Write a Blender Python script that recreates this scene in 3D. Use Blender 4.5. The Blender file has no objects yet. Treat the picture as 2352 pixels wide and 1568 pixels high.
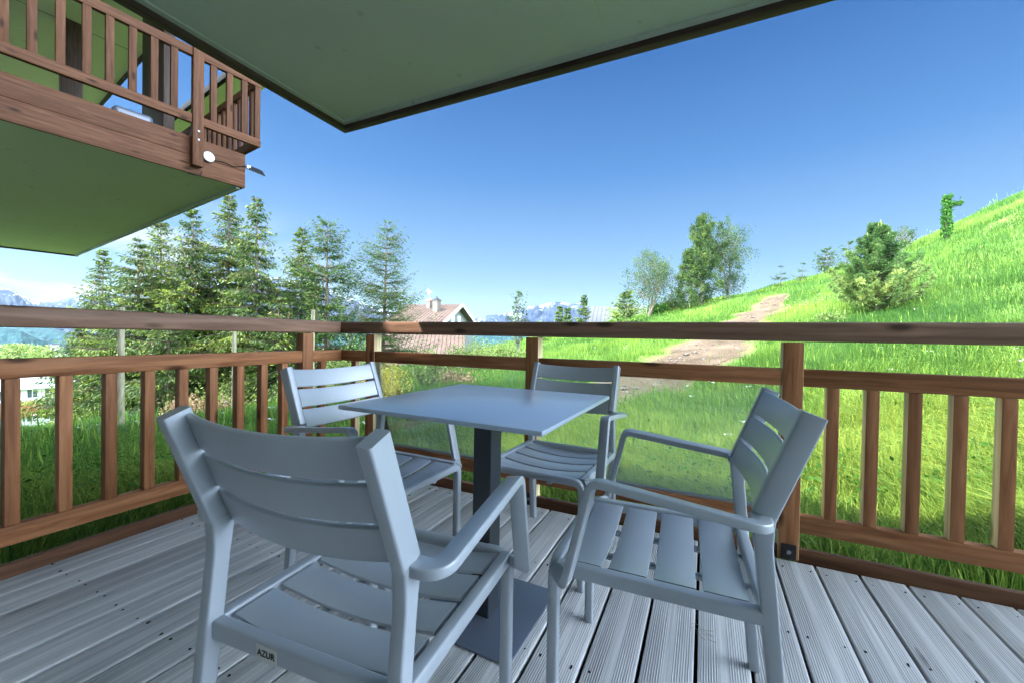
import bpy, bmesh, math, random
import numpy as np
from mathutils import Vector, Matrix
rnd = random.Random(7)
rs = np.random.RandomState(11)
scn = bpy.context.scene
col = scn.collection
V = Vector
# ------------------------------------------------------------------ camera
CAM_R = V((0.90315041, 0.42894912, 0.01794393))
CAM_U = V((-0.02172688, 0.00392376, 0.99975624))
CAM_F = V((-0.42877416, 0.90332013, -0.01286347))
CAM_P = V((0, 0, 0.9392))
FPX = 1110.3512 * .84                      # focal length in pixels of a 2352 wide picture
cd = bpy.data.cameras.new('camera'); cam = bpy.data.objects.new('camera', cd); col.objects.link(cam)
cd.sensor_width = 36; cd.lens = 14.276; cd.clip_start = .02; cd.clip_end = 30000
M = Matrix((CAM_R, CAM_U, -CAM_F)).transposed().to_4x4(); M.translation = CAM_P
cam.matrix_world = M
scn.camera = cam

def ray(x, y):                              # direction through a point of the photograph (2352 x 1568)
    return CAM_F + CAM_R * ((x - 1176) / FPX) - CAM_U * ((y - 784) / FPX)
def at_depth(x, y, d): return CAM_P + ray(x, y) * d
def at_z(x, y, z): r = ray(x, y); return CAM_P + r * ((z - CAM_P.z) / r.z)

# ------------------------------------------------------------------ light
SUN_EL = math.radians(56); SUN_DIR = V((-.78, -.625, 0)).normalized() * math.cos(SUN_EL) + V((0, 0, math.sin(SUN_EL)))
w = bpy.data.worlds.new('World'); scn.world = w; w.use_nodes = True
nt = w.node_tree; nt.nodes.clear()
def N(nt, t, **k):
    n = nt.nodes.new(t)
    for a, b in k.items(): setattr(n, a, b)
    return n
out = N(nt, 'ShaderNodeOutputWorld'); bg = N(nt, 'ShaderNodeBackground'); sky = N(nt, 'ShaderNodeTexSky')
sky.sky_type = 'NISHITA'; sky.sun_disc = False; sky.sun_elevation = SUN_EL
sky.sun_rotation = math.atan2(SUN_DIR.x, SUN_DIR.y)
sky.altitude = 1800; sky.air_density = 1.0; sky.dust_density = .35; sky.ozone_density = 1.6
hs = N(nt, 'ShaderNodeHueSaturation'); hs.inputs['Saturation'].default_value = 1.12; hs.inputs['Hue'].default_value = .492
bg.inputs['Strength'].default_value = .15
gm_ = N(nt, 'ShaderNodeGamma'); gm_.inputs[1].default_value = 1.35
sc_ = N(nt, 'ShaderNodeMixRGB', blend_type='MULTIPLY'); sc_.inputs[0].default_value = 1; sc_.inputs[2].default_value = (.18, .18, .18, 1)
geo = N(nt, 'ShaderNodeTexCoord'); sep = N(nt, 'ShaderNodeSeparateXYZ')
mp = N(nt, 'ShaderNodeMapping'); mp.inputs['Scale'].default_value = (3.2, 3.2, 14)
cn = N(nt, 'ShaderNodeTexNoise'); cn.inputs['Scale'].default_value = 1.6; cn.inputs['Detail'].default_value = 7; cn.inputs['Roughness'].default_value = .55
cr = N(nt, 'ShaderNodeValToRGB'); cr.color_ramp.elements[0].position = .47; cr.color_ramp.elements[1].position = .58
zr = N(nt, 'ShaderNodeMapRange'); zr.inputs['From Min'].default_value = .26; zr.inputs['From Max'].default_value = .12
mul = N(nt, 'ShaderNodeMath', operation='MULTIPLY'); mul2 = N(nt, 'ShaderNodeMath', operation='MULTIPLY'); mul2.inputs[1].default_value = .8
mx = N(nt, 'ShaderNodeMixRGB'); mx.inputs[2].default_value = (.78, .80, .83, 1)
xr = N(nt, 'ShaderNodeMapRange'); xr.inputs['From Min'].default_value = -.74; xr.inputs['From Max'].default_value = -.90; xr.inputs['To Min'].default_value = .0
mul3 = N(nt, 'ShaderNodeMath', operation='MULTIPLY')
L = nt.links.new
L(geo.outputs['Generated'], mp.inputs['Vector']); L(mp.outputs[0], cn.inputs['Vector']); L(cn.outputs['Fac'], cr.inputs[0])
L(geo.outputs['Generated'], sep.inputs[0]); L(sep.outputs['Z'], zr.inputs['Value']); L(sep.outputs['X'], xr.inputs['Value'])
L(cr.outputs[0], mul.inputs[0]); L(zr.outputs[0], mul.inputs[1]); L(mul.outputs[0], mul3.inputs[0]); L(xr.outputs[0], mul3.inputs[1])
L(mul3.outputs[0], mul2.inputs[0]); L(mul2.outputs[0], mx.inputs[0])
L(sky.outputs[0], gm_.inputs[0]); L(gm_.outputs[0], sc_.inputs[1]); L(sc_.outputs[0], hs.inputs['Color'])
sr_ = N(nt, 'ShaderNodeValToRGB'); e_ = sr_.color_ramp.elements
while len(e_) < 6: e_.new(.5)
for i_, (p_, c_) in enumerate(((0, (.36, .46, .54)), (.07, (.32, .45, .55)), (.17, (.215, .36, .54)), (.36, (.075, .205, .46)), (.6, (.014, .085, .29)), (.85, (.005, .045, .20)))): e_[i_].position = p_; e_[i_].color = (*c_, 1)
L(sep.outputs['Z'], sr_.inputs[0]); sm_ = N(nt, 'ShaderNodeMixRGB'); sm_.inputs[0].default_value = .9
L(hs.outputs[0], sm_.inputs[1]); L(sr_.outputs[0], sm_.inputs[2]); L(sm_.outputs[0], mx.inputs[1]); 
dt = N(nt, 'ShaderNodeVectorMath', operation='DOT_PRODUCT'); dt.inputs[1].default_value = tuple(CAM_F); L(geo.outputs['Generated'], dt.inputs[0])
br = N(nt, 'ShaderNodeMapRange'); br.inputs['From Min'].default_value = .42; br.inputs['From Max'].default_value = .10; L(dt.outputs['Value'], br.inputs['Value'])
cn2 = N(nt, 'ShaderNodeTexNoise'); cn2.inputs['Scale'].default_value = 2.2; cn2.inputs['Detail'].default_value = 6; L(geo.outputs['Generated'], cn2.inputs['Vector'])
cr2 = N(nt, 'ShaderNodeValToRGB'); cr2.color_ramp.elements[0].position = .32; cr2.color_ramp.elements[1].position = .5; L(cn2.outputs['Fac'], cr2.inputs[0])
mu_ = N(nt, 'ShaderNodeMath', operation='MULTIPLY'); L(br.outputs[0], mu_.inputs[0]); L(cr2.outputs[0], mu_.inputs[1])
mx2 = N(nt, 'ShaderNodeMixRGB'); mx2.inputs[2].default_value = (15, 18, 22, 1); lf_ = N(nt, 'ShaderNodeMapRange'); lf_.inputs['From Min'].default_value = .3; lf_.inputs['From Max'].default_value = -.5; lf_.inputs['To Min'].default_value = .5; L(sep.outputs['X'], lf_.inputs['Value'])  # bright clouds added outside the view to fill the shaded deck
mu2_ = N(nt, 'ShaderNodeMath', operation='MULTIPLY'); L(mu_.outputs[0], mu2_.inputs[0]); L(lf_.outputs[0], mu2_.inputs[1]); el_ = N(nt, 'ShaderNodeMapRange'); el_.inputs['From Min'].default_value = .92; el_.inputs['From Max'].default_value = .55; L(sep.outputs['Z'], el_.inputs['Value'])
mu3_ = N(nt, 'ShaderNodeMath', operation='MULTIPLY'); L(mu2_.outputs[0], mu3_.inputs[0]); L(el_.outputs[0], mu3_.inputs[1]); L(mu3_.outputs[0], mx2.inputs[0]); L(mx.outputs[0], mx2.inputs[1]); up_ = N(nt, 'ShaderNodeVectorMath', operation='SCALE'); up_.inputs['Scale'].default_value = 1.34; L(mx2.outputs[0], up_.inputs[0]); L(up_.outputs[0], bg.inputs['Color']); L(bg.outputs[0], out.inputs[0])

sd = bpy.data.lights.new('sun', 'SUN'); sd.energy = 2.0; sd.angle = math.radians(.5); sd.color = (1, .95, .86)
sun = bpy.data.objects.new('sun', sd); col.objects.link(sun); sun.rotation_euler = (-SUN_DIR).to_track_quat('-Z', 'Y').to_euler()
scn.view_settings.view_transform = 'Standard'; scn.view_settings.look = 'None'; scn.view_settings.exposure = 2.9; scn.view_settings.gamma = 1
scn.cycles.max_bounces = 8; scn.cycles.transparent_max_bounces = 12; scn.cycles.sample_clamp_indirect = 6
scn.cycles.use_denoising = True

# ------------------------------------------------------------------ materials
def mat(name, base=(.5, .5, .5), rough=.6, metal=0, build=None, spec=None):
    m = bpy.data.materials.new(name); m.use_nodes = True
    t = m.node_tree; p = t.nodes['Principled BSDF']
    p.inputs['Base Color'].default_value = (*base, 1); p.inputs['Roughness'].default_value = rough; p.inputs['Metallic'].default_value = metal
    p.inputs['Specular IOR Level'].default_value = .14 if spec is None else spec
    if build: build(t, p)
    return m
def ramp(t, pts):
    r = N(t, 'ShaderNodeValToRGB'); e = r.color_ramp.elements
    while len(e) < len(pts): e.new(.5)
    for i, (p, c) in enumerate(pts): e[i].position = p; e[i].color = (*c, 1)
    return r
def coords(t, scale, kind='Object', rand=True):
    tc = N(t, 'ShaderNodeTexCoord'); mp = N(t, 'ShaderNodeMapping'); mp.inputs['Scale'].default_value = scale
    t.links.new(tc.outputs[kind], mp.inputs[0])
    if rand:
        oi = N(t, 'ShaderNodeObjectInfo'); m_ = N(t, 'ShaderNodeMath', operation='MULTIPLY'); m_.inputs[1].default_value = 37
        t.links.new(oi.outputs['Random'], m_.inputs[0]); t.links.new(m_.outputs[0], mp.inputs['Location'])
    return mp
def noise(t, vec, scale=1, detail=4, rough=.5, dist=0):
    n = N(t, 'ShaderNodeTexNoise'); n.inputs['Scale'].default_value = scale; n.inputs['Detail'].default_value = detail
    n.inputs['Roughness'].default_value = rough; n.inputs['Distortion'].default_value = dist
    if vec: t.links.new(vec, n.inputs['Vector'])
    return n
def mixc(t, mode, fac, a, b):
    m = N(t, 'ShaderNodeMixRGB', blend_type=mode)
    for i, v in ((0, fac), (1, a), (2, b)):
        if isinstance(v, (int, float)): m.inputs[i].default_value = v
        elif isinstance(v, tuple): m.inputs[i].default_value = (*v, 1)
        else: t.links.new(v, m.inputs[i])
    return m
def bump(t, p, h, strength=.3, dist=.01):
    b = N(t, 'ShaderNodeBump'); b.inputs['Strength'].default_value = strength; b.inputs['Distance'].default_value = dist
    t.links.new(h, b.inputs['Height']); t.links.new(b.outputs[0], p.inputs['Normal'])
def wood(name, dark, mid, light, rough=.55, knots=True):
    def f(t, p):
        mp = coords(t, (1.3, 16, 16)); n = noise(t, mp.outputs[0], 2.2, 6, .6, .8)
        mp2 = coords(t, (.9, 7, 7)); wv = N(t, 'ShaderNodeTexWave', wave_type='RINGS', rings_direction='X'); wv.inputs['Scale'].default_value = 1.6
        wv.inputs['Distortion'].default_value = 5; wv.inputs['Detail'].default_value = 3; wv.inputs['Detail Scale'].default_value = 1.2
        t.links.new(mp2.outputs[0], wv.inputs['Vector'])
        r1 = ramp(t, [(.25, dark), (.5, mid), (.78, light)]); t.links.new(n.outputs['Fac'], r1.inputs[0])
        c = mixc(t, 'MULTIPLY', .5, r1.outputs[0], wv.outputs['Color'])
        c = mixc(t, 'MIX', .62, c.outputs[0], r1.outputs[0])
        if knots:
            mp3 = coords(t, (3.0, 9, 9)); vo = N(t, 'ShaderNodeTexVoronoi'); vo.inputs['Scale'].default_value = 1.0; t.links.new(mp3.outputs[0], vo.inputs['Vector'])
            rk = ramp(t, [(.07, (1, 1, 1)), (.17, (0, 0, 0))]); t.links.new(vo.outputs['Distance'], rk.inputs[0])
            c = mixc(t, 'MIX', rk.outputs[0], c.outputs[0], tuple(x * .45 for x in dark))
        oi = N(t, 'ShaderNodeObjectInfo'); ra = N(t, 'ShaderNodeMapRange'); ra.inputs['To Min'].default_value = .82; ra.inputs['To Max'].default_value = 1.15
        t.links.new(oi.outputs['Random'], ra.inputs['Value']); h = N(t, 'ShaderNodeHueSaturation'); t.links.new(ra.outputs[0], h.inputs['Value'])
        t.links.new(c.outputs[0], h.inputs['Color']); t.links.new(h.outputs[0], p.inputs['Base Color'])
        bump(t, p, n.outputs['Fac'], .35, .002)
    return mat(name, rough=rough, build=f)
W_RAIL = wood('stained_larch', (.165, .058, .022), (.32, .13, .055), (.46, .21, .10))
W_TOP = wood('weathered_handrail', (.15, .082, .052), (.25, .14, .092), (.35, .205, .14), .45)
W_KICK = wood('dark_larch', (.07, .03, .014), (.13, .058, .03), (.20, .095, .05))
W_LIT = wood('lit_side_larch', (.62, .46, .24), (.72, .56, .32), (.8, .65, .4), .6)  # cream side colour standing in for light from outdoors
W_NEIGH = wood('neighbour_larch', (.07, .026, .012), (.125, .052, .025), (.19, .083, .042), .6)
W_DARK = wood('dark_stained_wood', (.03, .018, .013), (.055, .034, .026), (.085, .056, .044), .5, False)

def deck_nodes(t, p):
    at = N(t, 'ShaderNodeAttribute', attribute_name='board'); sp = N(t, 'ShaderNodeSeparateXYZ'); t.links.new(at.outputs['Vector'], sp.inputs[0])
    # attribute: x = position across the board 0..1, y = length in m, z = board random
    cm = N(t, 'ShaderNodeCombineXYZ'); k = N(t, 'ShaderNodeMath', operation='MULTIPLY'); k.inputs[1].default_value = 91
    t.links.new(sp.outputs['Z'], k.inputs[0]); t.links.new(sp.outputs['X'], cm.inputs[0]); t.links.new(sp.outputs['Y'], cm.inputs[1]); t.links.new(k.outputs[0], cm.inputs[2])
    mp = N(t, 'ShaderNodeMapping'); mp.inputs['Scale'].default_value = (7, 1.1, 1); t.links.new(cm.outputs[0], mp.inputs[0])
    n = noise(t, mp.outputs[0], 1.6, 7, .62, .9)
    mpf = N(t, 'ShaderNodeMapping'); mpf.inputs['Scale'].default_value = (34, 1.6, 1); t.links.new(cm.outputs[0], mpf.inputs[0])
    nf = noise(t, mpf.outputs[0], 1.5, 5, .6, .4)
    r = ramp(t, [(.25, (.42, .415, .41)), (.46, (.56, .555, .55)), (.72, (.72, .715, .70))]); t.links.new(n.outputs['Fac'], r.inputs[0])
    r2 = ramp(t, [(.3, (.55, .55, .55)), (.62, (1.0, 1.0, 1.0))]); t.links.new(nf.outputs['Fac'], r2.inputs[0])
    c = mixc(t, 'MULTIPLY', .5, r.outputs[0], r2.outputs[0])
    # grooves: fine lines along the board except a plain band in the middle and at the edges
    g = N(t, 'ShaderNodeMath', operation='MULTIPLY'); g.inputs[1].default_value = 2 * math.pi * 22; t.links.new(sp.outputs['X'], g.inputs[0])
    sn = N(t, 'ShaderNodeMath', operation='SINE'); t.links.new(g.outputs[0], sn.inputs[0])
    cen = N(t, 'ShaderNodeMath', operation='SUBTRACT'); cen.inputs[1].default_value = .5; t.links.new(sp.outputs['X'], cen.inputs[0])
    ab = N(t, 'ShaderNodeMath', operation='ABSOLUTE'); t.links.new(cen.outputs[0], ab.inputs[0])
    mk = ramp(t, [(.08, (0, 0, 0)), (.10, (1, 1, 1)), (.40, (1, 1, 1)), (.43, (0, 0, 0))]); t.links.new(ab.outputs[0], mk.inputs[0])
    gm = N(t, 'ShaderNodeMath', operation='MULTIPLY'); t.links.new(sn.outputs[0], gm.inputs[0]); t.links.new(mk.outputs[0], gm.inputs[1])
    gl = ramp(t, [(.0, (1, 1, 1)), (.55, (1, 1, 1)), (.95, (.33, .33, .35))]); t.links.new(gm.outputs[0], gl.inputs[0])
    c = mixc(t, 'MULTIPLY', 1, c.outputs[0], gl.outputs[0])
    # knots
    mk2 = N(t, 'ShaderNodeMapping'); mk2.inputs['Scale'].default_value = (2.0, 1.7, 1); t.links.new(cm.outputs[0], mk2.inputs[0])
    nd = noise(t, cm.outputs[0], 9, 2, .5); mdd = mixc(t, 'LINEAR_LIGHT', .06, mk2.outputs[0], nd.outputs['Color'])
    vo = N(t, 'ShaderNodeTexVoronoi'); vo.inputs['Scale'].default_value = 1.0; t.links.new(mdd.outputs[0], vo.inputs['Vector'])
    kr = ramp(t, [(.02, (.30, .28, .27)), (.055, (.62, .6, .58)), (.075, (.5, .48, .46)), (.11, (1, 1, 1))]); t.links.new(vo.outputs['Distance'], kr.inputs[0])
    c = mixc(t, 'MULTIPLY', .85, c.outputs[0], kr.outputs[0])
    hv = N(t, 'ShaderNodeMapRange'); hv.inputs['To Min'].default_value = .86; hv.inputs['To Max'].default_value = 1.16; t.links.new(sp.outputs['Z'], hv.inputs['Value'])
    h = N(t, 'ShaderNodeHueSaturation'); t.links.new(hv.outputs[0], h.inputs['Value']); t.links.new(c.outputs[0], h.inputs['Color'])
    t.links.new(h.outputs[0], p.inputs['Base Color'])
    hh = N(t, 'ShaderNodeMath', operation='MULTIPLY'); hh.inputs[1].default_value = -.5; t.links.new(gm.outputs[0], hh.inputs[0])
    ad = N(t, 'ShaderNodeMath', operation='ADD'); t.links.new(hh.outputs[0], ad.inputs[0]); t.links.new(nf.outputs['Fac'], ad.inputs[1])
    bump(t, p, ad.outputs[0], .6, .002)
DECK = mat('weathered_grooved_decking', rough=.62, build=deck_nodes)
BLACK = mat('dark_gap', (.01, .01, .01), .9)
def powder(base, rough):
    def f(t, p):
        mp = coords(t, (1, 1, 1), rand=False); n = noise(t, mp.outputs[0], 900, 2, .5); bump(t, p, n.outputs['Fac'], .12, .0006)
        n2 = noise(t, mp.outputs[0], 3, 4, .6); r = ramp(t, [(.3, tuple(x * .92 for x in base)), (.7, tuple(min(1, x * 1.06) for x in base))])
        t.links.new(n2.outputs['Fac'], r.inputs[0]); t.links.new(r.outputs[0], p.inputs['Base Color'])
        r3 = ramp(t, [(.3, (rough - .06,) * 3), (.7, (rough + .07,) * 3)]); t.links.new(n2.outputs['Fac'], r3.inputs[0]); t.links.new(r3.outputs[0], p.inputs['Roughness'])
    return f
CHAIR = mat('grey_powder_coat', build=powder((.295, .325, .36), .38), spec=.8); CHAIR.node_tree.nodes['Principled BSDF'].inputs['Coat Weight'].default_value = .6; CHAIR.node_tree.nodes['Principled BSDF'].inputs['Coat Roughness'].default_value = .32
TABLE = mat('slate_grey_laminate', build=powder((.33, .395, .49), .32), spec=1.0); TABLE.node_tree.nodes['Principled BSDF'].inputs['Coat Weight'].default_value = .8; TABLE.node_tree.nodes['Principled BSDF'].inputs['Coat Roughness'].default_value = .28
COLUMN = mat('anthracite_powder_coat', build=powder((.028, .034, .042), .42), spec=.5)
PLATE_M = mat('dark_base_plate', build=powder((.09, .11, .15), .36), spec=1.0)
STEEL = mat('galvanised_steel', (.3, .31, .32), .5, .7)
DARKMET = mat('dark_steel', (.05, .045, .045), .5, .6)
SILVER = mat('maker_plate_silver', (.55, .54, .50), .5, .3)
INK = mat('black_ink', (.01, .01, .01), .6)
def plaster(c1, c2):
    def f(t, p):
        mp = coords(t, (1, 1, 1), rand=False); n = noise(t, mp.outputs[0], .7, 5, .55); r = ramp(t, [(.3, c1), (.7, c2)]); t.links.new(n.outputs['Fac'], r.inputs[0])
        n2 = noise(t, mp.outputs[0], 7, 2, .4); r2 = ramp(t, [(.26, (.45, .45, .4)), (.30, (1, 1, 1))]); t.links.new(n2.outputs['Fac'], r2.inputs[0])
        c = mixc(t, 'MULTIPLY', .35, r.outputs[0], r2.outputs[0]); t.links.new(c.outputs[0], p.inputs['Base Color'])
        n3 = noise(t, mp.outputs[0], 160, 2, .5); bump(t, p, n3.outputs['Fac'], .12, .002)
    return f
SOFFIT = mat('green_painted_soffit', rough=.75, build=plaster((.40, .44, .385), (.44, .48, .425)))
SOFFIT_L = mat('olive_green_soffit', rough=.75, build=plaster((.50, .52, .38), (.54, .56, .42)))
SOFFIT2 = mat('pale_green_soffit', rough=.75, build=plaster((.58, .64, .42), (.62, .68, .46)))
CREAM = mat('cream_wall', (.5, .485, .45), .8)
def glass_nodes(t, p):
    t.nodes.remove(p); o = t.nodes['Material Output']
    gl = N(t, 'ShaderNodeBsdfGlossy'); gl.inputs['Roughness'].default_value = .02; tr = N(t, 'ShaderNodeBsdfTransparent'); tr.inputs[0].default_value = (.90, .96, .94, 1)
    df = N(t, 'ShaderNodeBsdfDiffuse'); df.inputs[0].default_value = (.75, .85, .85, 1)  # pale diffuse share paints a milky reflection into the pane
    mpn = coords(t, (1, 1, 1), rand=False); n = noise(t, mpn.outputs[0], 2.2, 5, .6)
    rr = N(t, 'ShaderNodeMapRange'); rr.inputs['To Min'].default_value = .05; rr.inputs['To Max'].default_value = .22; t.links.new(n.outputs['Fac'], rr.inputs['Value'])
    fr = N(t, 'ShaderNodeFresnel'); fr.inputs[0].default_value = 1.45
    m1 = N(t, 'ShaderNodeMixShader'); m2 = N(t, 'ShaderNodeMixShader')
    t.links.new(rr.outputs[0], m1.inputs[0]); t.links.new(tr.outputs[0], m1.inputs[1]); t.links.new(df.outputs[0], m1.inputs[2])
    t.links.new(fr.outputs[0], m2.inputs[0]); t.links.new(m1.outputs[0], m2.inputs[1]); t.links.new(gl.outputs[0], m2.inputs[2]); t.links.new(m2.outputs[0], o.inputs[0])
GLASS = mat('milky_reflection_glass', build=glass_nodes)
WINGLASS = mat('window_glass', (.06, .08, .10), .08, spec=.9)
WHITE = mat('white_paint', (.72, .74, .76), .6)
def foliage(name, c_dark, c_mid, c_light, transl=.35, rough=.55):
    def f(t, p):
        o = t.nodes['Material Output']; at = N(t, 'ShaderNodeAttribute', attribute_name='tint')
        r = ramp(t, [(0, (.16, .10, .05)), (.02, c_dark), (.5, c_mid), (1, c_light)]); mr = N(t, 'ShaderNodeMapRange'); mr.inputs['From Min'].default_value = -.03; t.links.new(at.outputs['Fac'], mr.inputs['Value']); t.links.new(mr.outputs[0], r.inputs[0]); t.links.new(r.outputs[0], p.inputs['Base Color'])
        p.inputs['Roughness'].default_value = rough; p.inputs['Specular IOR Level'].default_value = .12
        tl = N(t, 'ShaderNodeBsdfTranslucent'); h = N(t, 'ShaderNodeHueSaturation'); h.inputs['Hue'].default_value = .49; h.inputs['Value'].default_value = 1.5
        t.links.new(r.outputs[0], h.inputs['Color']); t.links.new(h.outputs[0], tl.inputs[0])
        m = N(t, 'ShaderNodeMixShader'); m.inputs[0].default_value = transl
        t.links.new(p.outputs[0], m.inputs[1]); t.links.new(tl.outputs[0], m.inputs[2]); t.links.new(m.outputs[0], o.inputs[0])
    return mat(name, build=f)
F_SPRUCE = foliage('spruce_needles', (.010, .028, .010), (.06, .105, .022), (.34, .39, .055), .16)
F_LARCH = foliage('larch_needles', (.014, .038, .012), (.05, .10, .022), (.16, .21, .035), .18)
F_BIRCH = foliage('birch_leaves', (.010, .026, .008), (.04, .075, .02), (.12, .17, .035), .18)
F_BUSH = foliage('bush_leaves', (.06, .11, .03), (.15, .22, .06), (.30, .34, .12))
F_BRIGHT = foliage('bright_leaves', (.02, .075, .012), (.045, .14, .02), (.10, .22, .035))
F_PINE = foliage('pine_needles', (.03, .08, .03), (.10, .18, .05), (.32, .38, .11))
F_GRASS = foliage('grass_blades', (.028, .085, .018), (.12, .23, .035), (.32, .385, .07), .3, .5)
F_DRY = foliage('dry_twigs', (.12, .085, .05), (.26, .18, .10), (.42, .28, .16), .2)
F_YELLOW = foliage('yellow_leaves', (.22, .22, .04), (.42, .38, .06), (.6, .5, .1))
def bark(name, a, b, sc=(6, 6, 2)):
    def f(t, p):
        mp = coords(t, sc, rand=False); n = noise(t, mp.outputs[0], 3, 5, .65); r = ramp(t, [(.35, a), (.62, b)]); t.links.new(n.outputs['Fac'], r.inputs[0])
        t.links.new(r.outputs[0], p.inputs['Base Color']); bump(t, p, n.outputs['Fac'], .6, .02)
    return mat(name, rough=.9, build=f)
BARK = bark('spruce_bark', (.07, .05, .035), (.19, .15, .11)); BIRCHBARK = bark('birch_bark', (.05, .045, .04), (.28, .27, .24), (3, 3, 9))
STAKE = bark('weathered_stake', (.22, .2, .12), (.42, .38, .26), (8, 8, 1))
def ground_nodes(t, p):
    mp = coords(t, (1, 1, 1), rand=False); n = noise(t, mp.outputs[0], .6, 6, .6); n2 = noise(t, mp.outputs[0], 14, 5, .7)
    r = ramp(t, [(.3, (.09, .17, .035)), (.5, (.14, .24, .045)), (.75, (.24, .30, .08))]); t.links.new(n.outputs['Fac'], r.inputs[0])
    c = mixc(t, 'OVERLAY', .7, r.outputs[0], n2.outputs['Color'])
    at = N(t, 'ShaderNodeAttribute', attribute_name='path'); rp = ramp(t, [(.3, (0, 0, 0)), (.7, (1, 1, 1))])
    ad = N(t, 'ShaderNodeMath', operation='MULTIPLY_ADD'); ad.inputs[1].default_value = .8; t.links.new(n2.outputs['Fac'], ad.inputs[0]); 
    sb = N(t, 'ShaderNodeMath', operation='SUBTRACT'); sb.inputs[1].default_value = .4; t.links.new(at.outputs['Fac'], sb.inputs[0]); t.links.new(sb.outputs[0], ad.inputs[2])
    t.links.new(ad.outputs[0], rp.inputs[0]); c2 = mixc(t, 'MIX', rp.outputs[0], c.outputs[0], (.13, .10, .06)); t.links.new(c2.outputs[0], p.inputs['Base Color'])
    bump(t, p, n2.outputs['Fac'], .8, .05)
GROUND = mat('meadow_soil', rough=.95, build=ground_nodes)
def path_nodes(t, p):
    mp = coords(t, (1, 1, 1), rand=False); n = noise(t, mp.outputs[0], 1.2, 6, .6); n2 = noise(t, mp.outputs[0], 22, 5, .7)
    r = ramp(t, [(.3, (.08, .058, .038)), (.5, (.125, .092, .062)), (.75, (.18, .14, .10))]); t.links.new(n.outputs['Fac'], r.inputs[0])
    r2 = ramp(t, [(.35, (.6, .58, .55)), (.55, (1, 1, 1)), (.68, (1.3, 1.3, 1.25))]); t.links.new(n2.outputs['Fac'], r2.inputs[0])
    c = mixc(t, 'MULTIPLY', .8, r.outputs[0], r2.outputs[0]); t.links.new(c.outputs[0], p.inputs['Base Color']); bump(t, p, n2.outputs['Fac'], .8, .04)
PATHM = mat('trodden_earth', rough=.95, build=path_nodes)

# ------------------------------------------------------------------ object helpers
def empty(name, loc=(0, 0, 0), rz=0, parent=None):
    o = bpy.data.objects.new(name, None); col.objects.link(o); o.location = loc; o.rotation_euler = (0, 0, rz); o.parent = parent
    o.empty_display_size = .1
    return o
def tag(o, label, cat, group=None):
    o['label'] = label; o['category'] = cat
    if group: o['group'] = group
    return o
def struct(o): o['kind'] = 'structure'; return o
def from_bm(name, bm, m, parent=None, smooth=None):
    me = bpy.data.meshes.new(name); bm.normal_update(); bm.to_mesh(me); bm.free()
    for x in (m if isinstance(m, (list, tuple)) else [m]): me.materials.append(x)
    if smooth is not None:
        me.polygons.foreach_set('use_smooth', [True] * len(me.polygons)); me.set_sharp_from_angle(angle=math.radians(smooth))
    o = bpy.data.objects.new(name, me); col.objects.link(o); o.parent = parent
    return o
def mesh_np(name, verts, faces, m, parent=None, tint=None, smooth=False):
    """verts (n,3), faces (k,3|4) arrays; one mesh"""
    me = bpy.data.meshes.new(name); nv = len(verts); nf, k = faces.shape
    me.vertices.add(nv); me.vertices.foreach_set('co', np.asarray(verts, np.float32).ravel())
    me.loops.add(nf * k); me.loops.foreach_set('vertex_index', faces.astype(np.int32).ravel())
    me.polygons.add(nf); me.polygons.foreach_set('loop_start', np.arange(0, nf * k, k, dtype=np.int32))
    me.polygons.foreach_set('loop_total', np.full(nf, k, np.int32))
    if smooth: me.polygons.foreach_set('use_smooth', np.ones(nf, bool))
    me.update(calc_edges=True)
    if tint is not None:
        for nm, a in (tint if isinstance(tint, dict) else {'tint': tint}).items():
            at = me.attributes.new(nm, 'FLOAT', 'POINT'); at.data.foreach_set('value', np.asarray(a, np.float32))
    me.materials.append(m); o = bpy.data.objects.new(name, me); col.objects.link(o); o.parent = parent
    return o
def bx(bm, lo, hi, bev=0, seg=1):
    r = bmesh.ops.create_cube(bm, size=1); vs = r['verts']
    for v in vs: v.co = V([(lo[i] + hi[i]) / 2 + v.co[i] * (hi[i] - lo[i]) for i in range(3)])
    if bev: bmesh.ops.bevel(bm, geom=list({e for v in vs for e in v.link_edges}), offset=bev, segments=seg, affect='EDGES', profile=.5)
def beam(name, a, b, wd, ht, m, parent=None, bev=.004, up=(0, 0, 1), seg=2):
    """a timber of section wd x ht from a to b: local x runs along it so that the grain follows"""
    a, b = V(a), V(b); d = b - a; ln = d.length; x = d.normalized(); u = V(up)
    y = u.cross(x)
    if y.length < 1e-4: y = V((0, 1, 0)).cross(x)
    y.normalize(); z = x.cross(y)
    bm = bmesh.new(); bx(bm, (-ln / 2, -wd / 2, -ht / 2), (ln / 2, wd / 2, ht / 2), bev, seg)
    o = from_bm(name, bm, m, parent, 30)
    mw = Matrix((x, y, z)).transposed().to_4x4(); mw.translation = (a + b) / 2
    o.matrix_local = mw
    return o
def fillet(pts, rad, n=6):
    out = [V(pts[0])]
    for i in range(1, len(pts) - 1):
        p, a, b = V(pts[i]), V(pts[i - 1]), V(pts[i + 1]); r = rad[i - 1] if isinstance(rad, (list, tuple)) else rad
        u, v = (a - p).normalized(), (b - p).normalized(); s = p + u * r; e = p + v * r
        for k in range(n + 1):
            t = k / n; out.append(s * (1 - t) ** 2 + p * 2 * t * (1 - t) + e * t * t)
    out.append(V(pts[-1])); return out
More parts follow.
